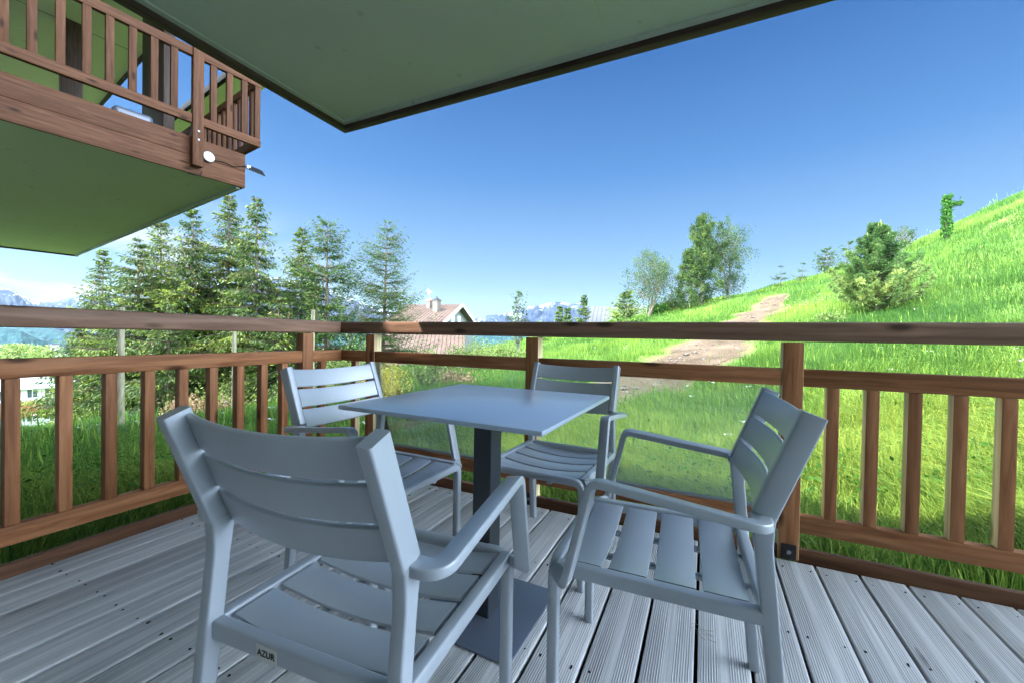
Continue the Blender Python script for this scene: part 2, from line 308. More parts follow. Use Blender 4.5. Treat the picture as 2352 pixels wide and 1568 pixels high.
def sweep(bm, pts, wfn, tfn, w0, cr=.005, cs=3):
    """sweep a rounded rectangle (width along w0, thickness across) with rotation-minimising frames"""
    n = len(pts); T = []
    for i in range(n):
        a = pts[max(i - 1, 0)]; b = pts[min(i + 1, n - 1)]; T.append((b - a).normalized())
    wv = V(w0); wv = (wv - T[0] * wv.dot(T[0])).normalized(); rings = []
    for i in range(n):
        if i: q = T[i - 1].rotation_difference(T[i]); wv = q @ wv; wv = (wv - T[i] * wv.dot(T[i])).normalized()
        nv = T[i].cross(wv); W = wfn(i / (n - 1)) / 2 if callable(wfn) else wfn / 2; H = tfn(i / (n - 1)) / 2 if callable(tfn) else tfn / 2
        c = min(cr, W * .95, H * .95); ring = []
        for sx, sy, a0 in ((1, 1, 0), (-1, 1, 90), (-1, -1, 180), (1, -1, 270)):
            for k in range(cs + 1):
                an = math.radians(a0 + 90 * k / cs)
                ring.append(bm.verts.new(pts[i] + wv * (sx * (W - c) + c * math.cos(an)) + nv * (sy * (H - c) + c * math.sin(an))))
        rings.append(ring)
    m = len(rings[0])
    for i in range(n - 1):
        for k in range(m): bm.faces.new((rings[i][k], rings[i][(k + 1) % m], rings[i + 1][(k + 1) % m], rings[i + 1][k]))
    bm.faces.new(rings[0][::-1]); bm.faces.new(rings[-1])
def cyl(bm, a, b, r0, r1, n=10):
    a, b = V(a), V(b); z = (b - a).normalized(); x = z.orthogonal().normalized(); y = z.cross(x)
    R = [[bm.verts.new(p + (x * math.cos(2 * math.pi * k / n) + y * math.sin(2 * math.pi * k / n)) * r) for k in range(n)] for p, r in ((a, r0), (b, r1))]
    for k in range(n): bm.faces.new((R[0][k], R[0][(k + 1) % n], R[1][(k + 1) % n], R[1][k]))
    bm.faces.new(R[0][::-1]); bm.faces.new(R[1])
def loft_slab(bm, rows):
    """rows: list of (top points, bottom points) closed slab between two point grids"""
    pass
# ------------------------------------------------------------------ deck
DX0, DX1, DY0, DY1 = -2.352, 2.21, -1.6, 2.082
def build_deck():
    xs = []; k = math.floor((DX0 + .004) / .147) ; x = -.004 + .147 * k
    while x < DX1: xs.append(x); x += .147
    verts, faces, att = [], [], []
    ys = np.linspace(DY0, DY1, 9)
    for x0 in xs:
        a = max(x0 + .0052, DX0); b = min(x0 + .147 - .0052, DX1)
        if b - a < .02: continue
        prof = [(a, -.027), (a, -.002), (a + .0012, -.0005), (a + .004, 0), (b - .004, 0), (b - .0012, -.0005), (b, -.002), (b, -.027)]
        r = rs.rand(); dz = rs.uniform(-.001, .001); base = len(verts); yo = rs.rand() * 9
        for y in ys:
            for px, pz in prof: verts.append((px, y, pz + dz)); att.append(((px - x0) / .147, y + yo, r))
        m = len(prof)
        for i in range(len(ys) - 1):
            for k in range(m):
                faces.append((base + i * m + k, base + i * m + (k + 1) % m, base + (i + 1) * m + (k + 1) % m, base + (i + 1) * m + k))
    o = mesh_np('deck_floor', np.array(verts), np.array(faces)[:, ::-1], DECK)
    at = o.data.attributes.new('board', 'FLOAT_VECTOR', 'POINT'); at.data.foreach_set('vector', np.array(att, np.float32).ravel())
    struct(o)
    bm = bmesh.new()
    for x0 in xs:
        for y in (2.02, 1.57, 1.12, .67, .22, -.23, -.68):
            for q in (.026, .121):
                if not DX0 + .02 < x0 + q < DX1: continue
                cyl(bm, (x0 + q + rnd.uniform(-.004, .004), y + rnd.uniform(-.012, .012), -.003), (x0 + q, y, .0007), .0032, .0032, 8)
    from_bm('deck_screws', bm, BLACK, o)
    bm = bmesh.new()
    for y in (2.02, 1.57, 1.12, .67, .22, -.23, -.68, -1.2): bx(bm, (DX0, y - .03, -.2), (DX1, y + .03, -.029))
    bx(bm, (DX0 + .03, DY0, -.34), (DX1, DY1 - .04, -.21))
    from_bm('deck_joists', bm, W_DARK, o)
build_deck()

# ------------------------------------------------------------------ railings
ZT, ZTB, ZM, ZMB, ZB, ZBB, ZC = 1.0205, .938, .822, .748, .196, .122, .05
YR, XL = 2.091, -2.334
def bar(name, a, b, wd, ht, m, parent, **k): return beam(name, a, b, wd, ht, m, parent, **k)
def upright(name, x, y, z0, z1, sx, sy, m, parent, bev=.004): return beam(name, (x, y, z0), (x, y, z1), sx, sy, m, parent, bev, up=(0, 1, 0))
def paint_lit_sides(o, axis, sgn=None):
    """outside light painted as a pale colour on side faces: faces whose world normal is along +-x"""
    o.data.materials.append(W_LIT)
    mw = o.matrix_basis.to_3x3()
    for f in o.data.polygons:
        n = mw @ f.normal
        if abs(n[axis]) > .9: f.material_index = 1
def bracket(x, y, parent, facing):
    bm = bmesh.new()
    if facing == 'y': bx(bm, (x - .028, y - .006, .002), (x + .028, y - .0005, .068), .002)
    else: bx(bm, (x + .0005, y - .028, .002), (x + .006, y + .028, .068), .002)
    b = from_bm('post_bracket', bm, DARKMET, parent)
    bm = bmesh.new()
    if facing == 'y': cyl(bm, (x, y - .006, .036), (x, y - .010, .036), .009, .009, 16); cyl(bm, (x, y - .010, .036), (x, y - .016, .036), .0055, .0045, 6)
    else: cyl(bm, (x + .006, y, .036), (x + .010, y, .036), .009, .009, 16); cyl(bm, (x + .010, y, .036), (x + .016, y, .036), .0055, .0045, 6)
    from_bm('bolt', bm, STEEL, b)
fr = tag(empty('wooden_railing', (0, YR, 0)), 'brown wooden balcony railing with two clear glass panels, facing the grassy slope', 'railing')
def W(o): o.matrix_parent_inverse = Matrix.Identity(4); return o
FR = dict(parent=None)
def addto(parent, o):
    """objects are built in world space; re-express under the parent"""
    bpy.context.view_layer.update()
    mw = o.matrix_basis.copy(); o.parent = parent; o.matrix_basis = parent.matrix_basis.inverted() @ mw
    return o
def addall(parent, objs):
    inv = parent.matrix_basis.inverted()
    for o in objs:
        if o.parent is None: mw = o.matrix_basis.copy(); o.parent = parent; o.matrix_basis = inv @ mw
XR1 = 2.18
parts = [bar('handrail', (XL - .09, YR + .045, (ZT + ZTB) / 2), (XR1, YR + .045, (ZT + ZTB) / 2), .09, ZT - ZTB, W_TOP, None, bev=.013, seg=2)]
posts = [-2.065, -.868, .345, 1.56]
for x in posts:
    p = upright('post', x, YR + .033, 0.001, ZTB - .003, .076, .07, W_RAIL, None)
    paint_lit_sides(p, 0)
    # both x-facing sides get the painted light, the other faces keep the stain
    parts.append(p)
segs = [(XL - .043, posts[0]), (posts[0], posts[1]), (posts[1], posts[2]), (posts[2], posts[3]), (posts[3], XR1)]
for i, (a, b) in enumerate(segs):
    a2 = a + (.038 if i else 0); b2 = b - (.038 if i < 4 else 0)
    parts.append(bar('mid_rail', (a2, YR + .022, (ZM + ZMB) / 2), (b2, YR + .022, (ZM + ZMB) / 2), .042, ZM - ZMB, W_RAIL, None))
    parts.append(bar('bottom_rail', (a2, YR + .022, (ZB + ZBB) / 2), (b2, YR + .022, (ZB + ZBB) / 2), .042, ZB - ZBB, W_RAIL, None))
    parts.append(bar('kick_board', (a2, YR + .020, ZC / 2 - .02), (b2, YR + .020, ZC / 2 - .02), .028, ZC + .04, W_KICK, None))
    if i in (1, 2):
        g = bar('glass_panel', (a2 + .002, YR + .028, (ZMB + ZB) / 2 + .004), (b2 - .002, YR + .028, (ZMB + ZB) / 2 + .004), .008, ZMB - ZB - .014, GLASS, None, bev=.001, seg=1)
        parts.append(g)
        parts.append(bar('glass_channel', (a2 + .002, YR + .024, ZB + .007), (b2 - .002, YR + .024, ZB + .007), .02, .013, STEEL, None, bev=.001, seg=1))
bxs = [-2.22] + [.487 + .1285 * k for k in range(-0, 8)] + [1.68, 1.81, 1.94, 2.07]
for x in bxs:
    o = upright('baluster', x, YR + .0235, ZB + .0005, ZMB - .0005, .043, .043, W_RAIL, None, .003); paint_lit_sides(o, 0); parts.append(o)
addall(fr, parts)
for x in posts[:3]:
    bpy.context.view_layer.update(); bracket(x, YR - .002 - YR, fr, 'y')
sr = tag(empty('wooden_railing', (XL, 0, 0)), 'brown wooden balcony railing with close balusters and no glass, running along the left edge', 'railing')
parts = [bar('handrail', (XL - .045, -1.58, (ZT + ZTB) / 2), (XL - .045, YR - .0005, (ZT + ZTB) / 2), .09, ZT - ZTB, W_TOP, None, bev=.013, seg=2)]
sposts = [1.822, .06 - .45]
for y in sposts: parts.append(upright('post', XL - .033, y, .001, ZTB - .003, .07, .076, W_RAIL, None))
ss = [(YR - .001, sposts[0]), (sposts[0], sposts[1]), (sposts[1], -1.58)]
for i, (a, b) in enumerate(ss):
    a2 = a - (.038 if i else 0); b2 = b + (.038 if i < 2 else 0)
    for nm, z0, z1, wd in (('mid_rail', ZMB, ZM, .042), ('bottom_rail', ZBB, ZB, .042), ('kick_board', -.04, ZC, .028)):
        parts.append(bar(nm, (XL - .022, b2, (z0 + z1) / 2), (XL - .022, a2, (z0 + z1) / 2), wd, z1 - z0, W_KICK if nm == 'kick_board' else W_RAIL, None))
for y in [1.945, 1.665, 1.535, 1.399, 1.262, 1.125, .988, .852, .712, .571, .432, .293, .154, .015, -.124, -.263]:
    parts.append(upright('baluster', XL - .0235, y, ZB + .0005, ZMB - .0005, .043, .040, W_RAIL, None, .003))
addall(sr, parts)
bracket(0, 1.822, sr, 'x')

# ------------------------------------------------------------------ balcony overhead and the building it belongs to
ub = tag(empty('overhead_balcony', (-2.376, 2.134, 2.4)), 'green painted underside of the balcony directly above, edged with dark boards', 'balcony')
bm = bmesh.new(); bx(bm, (.052, -3.75, .012), (4.9, -.052, .20)); from_bm('soffit', bm, SOFFIT, ub)
bm = bmesh.new(); bx(bm, (1.9, -3.7, .0085), (1.904, -.09, .0118)); from_bm('panel_joint', bm, SOFFIT_L, ub)
bm = bmesh.new(); bx(bm, (.052, -3.7, .002), (.085, -.085, .03)); bx(bm, (.052, -.085, .002), (5.15, -.052, .0305)); from_bm('cover_strip', bm, SOFFIT, ub)
e1 = beam('edge_board', (.026, -3.75, .09), (.026, 0, .09), .052, .23, W_DARK, ub); e2 = beam('edge_board', (.0525, -.026, .089), (4.9, -.026, .089), .052, .232, W_DARK, ub)
ob = tag(empty('apartment_building', (0, -1.62, 0)), 'pale rendered wall of the apartment building behind the deck', 'building')
bm = bmesh.new(); bx(bm, (-7.2, -9, -3), (9, 0, 8)); from_bm('wall', bm, CREAM, ob)
bm = bmesh.new(); bx(bm, (-7.8, -9.6, 8), (9.6, .6, 8.25)); from_bm('roof', bm, DARKMET, ob)
bm = bmesh.new(); bx(bm, (-1.6, .002, .03), (.9, .04, 2.2), .01); f_ = from_bm('window', bm, WHITE, ob)
bm = bmesh.new(); bx(bm, (-1.52, .041, .1), (-.38, .045, 2.12)); bx(bm, (-.32, .041, .1), (.82, .045, 2.12)); from_bm('pane', bm, WINGLASS, f_)

# neighbouring balcony, a storey higher and turned by 8.5 degrees
NB = tag(empty('neighbour_balcony', (-4.93, 2.98, 0), math.radians(-8.5)), 'timber balcony with green underside jutting out up on the left', 'balcony')
def poly_slab(name, pts, z0, z1, m, parent):
    bm = bmesh.new(); a = [bm.verts.new((x, y, z0)) for x, y in pts]; b = [bm.verts.new((x, y, z1)) for x, y in pts]; n = len(pts)
    bm.faces.new(a[::-1]); bm.faces.new(b)
    for i in range(n): bm.faces.new((a[i], a[(i + 1) % n], b[(i + 1) % n], b[i]))
    bmesh.ops.recalc_face_normals(bm, faces=bm.faces); return from_bm(name, bm, m, parent)
poly_slab('soffit', [(-.035, -.035), (-8.34, -.035), (-9.9, -6), (-.035, -6)], 2.632, 2.95, SOFFIT_L, NB)
bm = bmesh.new(); bx(bm, (-5.0, -5.9, 2.6305), (-4.996, -.06, 2.6318)); from_bm('panel_joint', bm, SOFFIT, NB)
bm = bmesh.new(); bx(bm, (-8.3, -.075, 2.606), (-.05, -.036, 2.6319)); from_bm('cover_strip', bm, SOFFIT, NB)
poly_slab('upper_soffit', [(0, 0), (-8.4, 0), (-9.9, -6), (0, -6)], 5.6, 5.85, SOFFIT2, NB)
bm = bmesh.new(); bx(bm, (-8.4, -.002, 5.57), (0, .05, 5.87)); bx(bm, (0.002, -6, 5.57), (.05, .05, 5.87)); from_bm('upper_edge_board', bm, W_DARK, NB)
bm = bmesh.new()
for y in (-1.0,): pass
bx(bm, (-3.885, -5.9, 5.5965), (-3.875, -.05, 5.5995)); from_bm('panel_joint', bm, DARKMET, NB)
beam('edge_board', (-8.37, -.017, 2.67), (-.033, -.017, 2.67), .034, .09, W_DARK, NB)
bm = bmesh.new(); bx(bm, (-8.4, -6, 2.6), (-8.37, 0, 2.7)); from_bm('gutter', bm, DARKMET, NB)
for z0, z1 in ((2.622, 2.812), (2.815, 3.012)): beam('fascia_board', (-.016, -6, (z0 + z1) / 2), (-.016, .0, (z0 + z1) / 2), .032, z1 - z0, W_NEIGH, NB, .003)
beam('fascia_board', (-8.3, -.0165, 2.87), (-.034, -.0165, 2.87), .03, .28, W_NEIGH, NB, .003)
p = upright('railing_post', .055, -.49, 2.69, 3.95, .07, .098, W_NEIGH, NB, .006)
for z in (3.055, 2.965):
    bm = bmesh.new(); cyl(bm, (.0905, -.49, z), (.098, -.49, z), .012, .010, 12); from_bm('bolt', bm, STEEL, NB)
for nm, z0, z1 in (('bottom_rail', 3.135, 3.225), ('handrail', 3.835, 3.925)):
    beam(nm, (.048, -6, (z0 + z1) / 2), (.048, -.54, (z0 + z1) / 2), .05, z1 - z0, W_NEIGH, NB)
    beam(nm, (.048, -.44, (z0 + z1) / 2), (.048, .135, (z0 + z1) / 2), .05, z1 - z0, W_NEIGH, NB)
    beam(nm, (-8.2, .11, (z0 + z1) / 2), (.022, .11, (z0 + z1) / 2), .05, z1 - z0, W_NEIGH, NB)
for y in [-1.79 - .157 * k for k in range(1, 20)][::-1] + [-1.79, -1.64, -1.48, -1.32, -1.17, -1.01, -.85, -.69, -.345, -.19, -.04, .10]:
    upright('baluster', .046, y, 3.2255, 3.8345, .045, .058, W_NEIGH, NB, .003)
for k in range(40):
    upright('baluster', -.11 - .157 * k, .11, 3.2255, 3.8345, .058, .04, W_NEIGH, NB, .003)
poly_slab('floor', [(-.04, -.04), (-8.3, -.04), (-9.8, -5.9), (-.04, -5.9)], 2.955, 3.0, W_DARK, NB)
upright('column', -3.86, -.82, 3.0, 5.598, .22, .22, W_DARK, NB)
nbm = NB.matrix_basis
def local_on(x, y, yl):                     # photograph ray meets the plane y' = yl of the neighbouring building
    inv = nbm.inverted(); o = inv @ CAM_P; d = inv.to_3x3() @ ray(x, y); t = (yl - o.y) / d.y; return o + d * t
a_, b_ = local_on(338, 200, -.2), local_on(413, 200, -.2)
xm, wx = (a_.x + b_.x) / 2, abs(a_.x - b_.x)
upright('column', xm, -.25, 3.0, 5.598, min(wx, .9), .12, W_DARK, NB)
_inv = nbm.inverted(); _o = _inv @ CAM_P; _d = _inv.to_3x3() @ ray(318, 262); q = _o + _d * ((-1.2 - _o.x) / _d.x)
bm = bmesh.new(); bx(bm, (q.x - .25, q.y - .22, q.z - .4), (q.x + .0, q.y + .15, q.z + .03), .05, 3)
nc = from_bm('storage_box', bm, PLATE_M, None, 40); nc.matrix_basis = nbm.copy(); tag(nc, 'grey rounded plastic box on the neighbouring balcony, behind its railing', 'box')
# roof eave beyond the balcony end
poly_slab('eave_soffit', [(.1, 1.08), (-7.5, 1.08), (-7.5, 1.62), (.1, 1.62)], 5.62, 5.7, SOFFIT2, NB)
beam('gutter', (-7.5, 1.05, 5.62), (.1, 1.05, 5.62), .07, .12, BLACK, NB)
poly_slab('upper_wall', [(-.2, -3.4), (-8.6, -3.4), (-9.9, -9), (-.2, -9)], -4, 8.2, CREAM, NB)
lamp = tag(empty('outdoor_lamp', nbm @ V((0.001, -.375, 2.842)), math.radians(-8.5)), 'round white lamp fixed to the fascia boards of the left balcony', 'lamp')
bm = bmesh.new(); cyl(bm, (0, 0, 0), (.03, 0, 0), .048, .052, 28); from_bm('lamp_base', bm, CREAM, lamp, 40)
bm = bmesh.new(); cyl(bm, (.0305, 0, 0), (.040, 0, 0), .055, .050, 32); from_bm('lens', bm, WHITE, lamp, 40)
bm = bmesh.new()
pts = fillet([(.006, -.33, 2.83), (.006, -.22, 2.845), (.006, -.12, 2.825), (.006, -.02, 2.875), (.02, .05, 2.875)], .03, 5)
sweep(bm, pts, .008, .008, (1, 0, 0), .003, 2); o = from_bm('cable', bm, BLACK, None, 60); o.matrix_basis = nbm.copy(); tag(o, 'thin black cable running from the round lamp along the fascia', 'cable')
bm = bmesh.new(); pts = fillet([(.03, -.60, 2.615), (.05, -.55, 2.59), (.06, -.46, 2.60), (.03, -.44, 2.66)], .03, 5)
sweep(bm, pts, .008, .008, (1, 0, 0), .003, 2); o = from_bm('cable', bm, BLACK, None, 60); o.matrix_basis = nbm.copy(); tag(o, 'short black cable loop hanging under the bolted railing post', 'cable')
bk = empty('solar_panel', nbm @ V((.02, .0, 2.885)), math.radians(-8.5)); tag(bk, 'small dark panel sticking out from the corner of the left balcony', 'panel')
bm = bmesh.new(); bx(bm, (-.05, .03, -.012), (.07, .20, .0), .002); pp = from_bm('panel', bm, DARKMET, bk); pp.rotation_euler = (math.radians(-6), math.radians(42), 0)
bm = bmesh.new(); bx(bm, (-.02, .002, -.035), (.01, .05, .01), .003); from_bm('arm', bm, STEEL, bk)

# ------------------------------------------------------------------ table
TX, TY, TA = -.6567, 1.2059, -.0187
tb = tag(empty('bistro_table', (TX, TY, 0), TA), 'square slate grey table on one dark square column and flat base', 'table')
S = .332
bm = bmesh.new(); bx(bm, (-S, -S, .7105), (S, S, .7235), .003, 2); from_bm('tabletop', bm, TABLE, tb, 40)
bm = bmesh.new(); bx(bm, (-.034, -.036, .0085), (.034, .036, .7)); cc = from_bm('column', bm, COLUMN, tb)
bv = cc.modifiers.new('b', 'BEVEL'); bv.width = .003; bv.segments = 2
bm = bmesh.new(); bx(bm, (-.15, -.15, .7), (.15, .15, .7103)); from_bm('mounting_plate', bm, COLUMN, tb)
bm = bmesh.new(); bx(bm, (-.2, -.172, .0005), (.178, .212, .0085), .002, 2); from_bm('base_plate', bm, PLATE_M, tb, 40)

# ------------------------------------------------------------------ chairs
wl, yf, yk, hk, yt, ht, wa, yaf, haf, ysb, hsb, hs_ = .2068, .4729, .0565, .5801, -.0276, .8022, .2615, .3761, .6301, .4308, .4012, .4112
def make_chair():
    c = empty('garden_armchair'); m = CHAIR
    pd = V((0, yt - yk, ht - hk)).normalized(); pn = V((0, pd.z, -pd.y))     # post direction; pn points forward
    for s in (-1, 1):
        x = s * wl
        bm = bmesh.new(); pts = fillet([(x, -.004, .0), (x, yk - .006, hk - .02), V((x, yk, hk)) + pd * .02], .028, 5)
        sweep(bm, pts, .027, lambda t: .030 + .012 * t, (1, 0, 0), .0045); from_bm('leg', bm, m, c, 40)
        bm = bmesh.new(); pts = [V((x, yk, hk)) + pd * (.0195), V((x, yk, hk)) + pd * .1, V((x, yt, ht)) + pd * .0]
        sweep(bm, pts, .0255, .044, (1, 0, 0), .0045, 3); from_bm('back_post', bm, m, c, 40)
        bm = bmesh.new(); zt = hs_ - .013
        pts = fillet([(x, yf, 0), (x, yf, zt), (x * .72, yf, zt)], .035, 8)
        sweep(bm, pts, .027, .027, (0, 1, 0), .006); from_bm('leg', bm, m, c, 40)
        bm = bmesh.new()
        pts = fillet([(x, yk + .0, hk + .012), (s * wa, yk - .004, hk + .012), (s * wa, yaf, haf), (s * wa, ysb, hsb - .004), (x + s * .008, yf - .004, hsb - .006)], [.032, .022, .016], 7)
        sweep(bm, pts, .036, .018, (0, 1, 0), .0035); from_bm('armrest', bm, m, c, 40)
    bm = bmesh.new(); zt = hs_ - .013
    pts = [V((k, yf, zt)) for k in np.linspace(-wl * .72, wl * .72, 5)]
    sweep(bm, pts, .029, .0272, (0, 1, 0), .010, 4)
    for s in (-1, 1): sweep(bm, [V((s * wl, .042, zt)), V((s * wl, yf - .01, zt))], .0262, .030, (1, 0, 0), .005)
    sweep(bm, [V((-wl, .040, zt)), V((wl, .040, zt))], .024, .0335, (0, 1, 0), .005)
    for s in (-.33, .33): sweep(bm, [V((s * wl, .05, zt - .024)), V((s * wl, yf - .01, zt - .024))], .018, .012, (1, 0, 0), .003)
    from_bm('seat_frame', bm, m, c, 40)
    bm = bmesh.new(); W_ = wl - .021; y0, y1 = .064, yf - .019; n = 4; gap = .014; sw = (y1 - y0 - gap * (n - 1)) / n
    for i in range(n):
        yc = y0 + sw / 2 + i * (sw + gap)
        pts = [V((x, yc, hs_ - .006 - .017 * (1 - (x / W_) ** 2))) for x in np.linspace(-W_, W_, 17)]
        sweep(bm, pts, sw, .008, (0, 1, 0), .003, 2)
    from_bm('seat', bm, m, c, 40)
    W_ = wl - .0135; bm = bmesh.new(); ln = (V((0, yt, ht)) - V((0, yk, hk))).length; n = 3; gap = .0085; z0 = .004; sw = (ln - .008 - z0 - gap * (n - 1)) / n
    for i in range(n):
        q = V((0, yk, hk)) + pd * (z0 + sw / 2 + i * (sw + gap)) + pn * .013
        pts = [V((x, 0, 0)) + q - pn * (.026 * (1 - (x / W_) ** 2)) for x in np.linspace(-W_, W_, 19)]
        sweep(bm, pts, sw, .010, pd, .0035, 3)
    from_bm('backrest', bm, m, c, 40)
    return c
poses = {'A': (-.5992, .4151, .0778, 'grey slatted armchair nearest the camera, seen from behind with its maker plate showing'),
         'B': (.1523, 1.1408, 1.6124, 'grey slatted armchair right of the table, seen from its side'),
         'C': (-1.3913, 1.2221, -1.5805, 'grey slatted armchair on the left of the table, by the railing corner'),
         'D': (-.5836, 1.9507, 3.0975, 'grey slatted armchair behind the table, its back against the glass railing')}
c0 = make_chair()
for k, (x, y, a, lab) in poses.items():
    if k == 'A': c = c0
    else:
        c = c0.copy(); col.objects.link(c)
        for ch in list(c0.children): d_ = ch.copy(); col.objects.link(d_); d_.parent = c
    c.location = (x, y, 0); c.rotation_euler = (0, 0, a); tag(c, lab, 'chair', 'grey armchairs around the table')
bm = bmesh.new(); bx(bm, (-.078, .0265, hs_ - .0285), (-.030, .0275, hs_ - .002), .0008); pl = from_bm('maker_plate', bm, SILVER, c0)
def text(name, body, size, m, parent, loc, rot, ext=.0004):
    cu = bpy.data.curves.new(name, 'FONT'); cu.body = body; cu.size = size; cu.extrude = ext; cu.align_x = 'CENTER'; cu.align_y = 'CENTER'; cu.offset = .00005
    o = bpy.data.objects.new(name, cu); col.objects.link(o); bpy.context.view_layer.update()
    dg = bpy.context.evaluated_depsgraph_get(); me = bpy.data.meshes.new_from_object(o.evaluated_get(dg)); bpy.data.objects.remove(o)
    me.materials.clear(); me.materials.append(m); o = bpy.data.objects.new(name, me); col.objects.link(o); o.parent = parent; o.location = loc; o.rotation_euler = rot
    return o
text('lettering', 'AZUR', .0155, INK, pl, (-.054, .0262, hs_ - .0145), (math.pi / 2, 0, 0))
# bit of string on the deck
bm = bmesh.new(); q = V((.012, 1.43, .003))
for k in range(9):
    a = rnd.uniform(0, 6.28); L_ = rnd.uniform(.012, .03); p0 = q + V((rnd.uniform(-.012, .022), rnd.uniform(-.01, .01), rnd.uniform(0, .006)))
    p1 = p0 + V((math.cos(a), math.sin(a), rnd.uniform(-.1, .35))) * L_; p2 = p1 + V((math.cos(a + 1), math.sin(a + 1), -.2)) * L_ * .7
    sweep(bm, [p0, (p0 + p1) / 2 + V((0, 0, .002)), p1, p2], .0014, .0014, (0, 0, 1), .0006, 1)
tag(from_bm('twine', bm, STAKE, None), 'small frayed bit of pale twine lying on the deck under the right chair', 'twine')
# ------------------------------------------------------------------ terrain
UX = np.array([-400, 0, 300, 600, 900, 1200, 1500, 1800, 2100, 2352, 2700, 3100], float); UU = (UX - 1176) / FPX
DD = np.array([1.0, 2, 3, 5, 8, 12, 18, 24, 30, 45, 80, 160])
ZZ = np.array([
    [-.35, -.35, -.45, -.75, -1.3, -2.4, -4.6, -6.6, -9, -15, -28, -55],
    [-.35, -.35, -.45, -.75, -1.3, -2.35, -4.3, -6.2, -8.2, -13, -26, -50],
    [-.35, -.35, -.42, -.68, -1.12, -1.85, -3.2, -4.8, -6.6, -11, -24, -48],
    [-.35, -.35, -.38, -.60, -.92, -1.4, -2.3, -3.3, -4.6, -8, -18, -40],
    [-.35, -.34, -.35, -.48, -.60, -.75, -.95, -1.3, -1.9, -5, -14, -36],
    [-.35, -.33, -.33, -.40, -.45, -.45, -.20, .10, .30, .0, -5, -20],
    [-.33, -.32, -.32, -.33, -.16, .28, 1.10, 1.95, 2.70, 2.9, 1, -8],
    [-.33, -.32, -.30, -.24, .08, .90, 2.55, 3.95, 5.10, 6.2, 6.5, 4],
    [-.33, -.30, -.25, -.05, .62, 2.05, 4.75, 6.75, 7.7, 9, 10, 9.5],
    [-.33, -.28, -.18, .14, 1.15, 3.4, 7.35, 9.7, 10.9, 12.5, 14, 14],
    [-.33, -.25, -.05, .5, 2.0, 5.0, 9.6, 12.4, 14, 16, 18, 18],
    [-.33, -.25, .1, .9, 2.8, 6.2, 11, 14, 16, 18, 20, 20]])
def interp2(u, d):
    u = np.clip(u, UU[0], UU[-1]); s = np.log(np.clip(d, DD[0], DD[-1])); SD = np.log(DD)
    i = np.clip(np.searchsorted(UU, u) - 1, 0, len(UU) - 2); j = np.clip(np.searchsorted(SD, s) - 1, 0, len(SD) - 2)
    def cm(p0, p1, p2, p3, t): return p1 + .5 * t * (p2 - p0 + t * (2 * p0 - 5 * p1 + 4 * p2 - p3 + t * (3 * (p1 - p2) + p3 - p0)))
    tu = (u - UU[i]) / (UU[i + 1] - UU[i]); ts = (s - SD[j]) / (SD[j + 1] - SD[j])
    rows = []
    for a in (-1, 0, 1, 2):
        ii = np.clip(i + a, 0, len(UU) - 1); q = [ZZ[ii, np.clip(j + b, 0, len(SD) - 1)] for b in (-1, 0, 1, 2)]; rows.append(cm(*q, ts))
    return cm(*rows, tu)
def vnoise(x, y, seed=0):                    # smooth value noise
    xi = np.floor(x).astype(np.int64); yi = np.floor(y).astype(np.int64); fx = x - xi; fy = y - yi; fx = fx * fx * (3 - 2 * fx); fy = fy * fy * (3 - 2 * fy)
    def h(a, b):
        n = (a * 374761393 + b * 668265263 + seed * 974711) & 0xffffffff; n = ((n ^ (n >> 13)) * 1274126177) & 0xffffffff
        return ((n ^ (n >> 16)) & 0xffff) / 65535.
    return (h(xi, yi) * (1 - fx) + h(xi + 1, yi) * fx) * (1 - fy) + (h(xi, yi + 1) * (1 - fx) + h(xi + 1, yi + 1) * fx) * fy
def fbm(x, y, o=4, seed=0):
    r = 0; a = .5
    for k in range(o): r = r + a * vnoise(x * 2 ** k, y * 2 ** k, seed + k); a *= .5
    return r
cR, cF = np.array(CAM_R)[:2], np.array(CAM_F)[:2]
cR = cR / np.linalg.norm(cR); cF = cF / np.linalg.norm(cF)
def height(x, y):
    x = np.asarray(x, float); y = np.asarray(y, float)
    d = x * cF[0] + y * cF[1]; l = x * cR[0] + y * cR[1]; dd = np.maximum(d, 1.0 + .25 * np.abs(l)); u = l / dd
    z = interp2(u, dd)
    far = np.clip((dd - 2.5) / 8, 0, 1)
    z = z + far * (fbm(x * .35, y * .35, 4, 3) - .47) * .55 + np.clip(far * 2, 0, 1) * (fbm(x * 1.7, y * 1.7, 3, 9) - .44) * .12
    return z
PATH = [(np.array(at_depth(x, 770, d))[:2], wd) for x, d, wd in ((1785, 20.5, .5), (1755, 18.5, .8), (1700, 16, 1.0), (1645, 13.5, 1.15), (1590, 11.5, 1.2), (1530, 9.8, 1.15), (1440, 8.6, 1.1), (1330, 7.9, .85), (1220, 7.3, .75), (1100, 6.9, .7), (980, 6.6, .6), (860, 6.6, .4))]
def path_mask(x, y):
    best = np.full(np.shape(x), -9.)
    for (a, wa_), (b, wb_) in zip(PATH[:-1], PATH[1:]):
        ab = b - a; t = np.clip(((x - a[0]) * ab[0] + (y - a[1]) * ab[1]) / (ab @ ab), 0, 1)
        dist = np.hypot(x - a[0] - ab[0] * t, y - a[1] - ab[1] * t); best = np.maximum(best, 1 - dist / (wa_ + (wb_ - wa_) * t))
    return best + (fbm(x * 1.1, y * 1.1, 5, 21) - .49) * 1.6
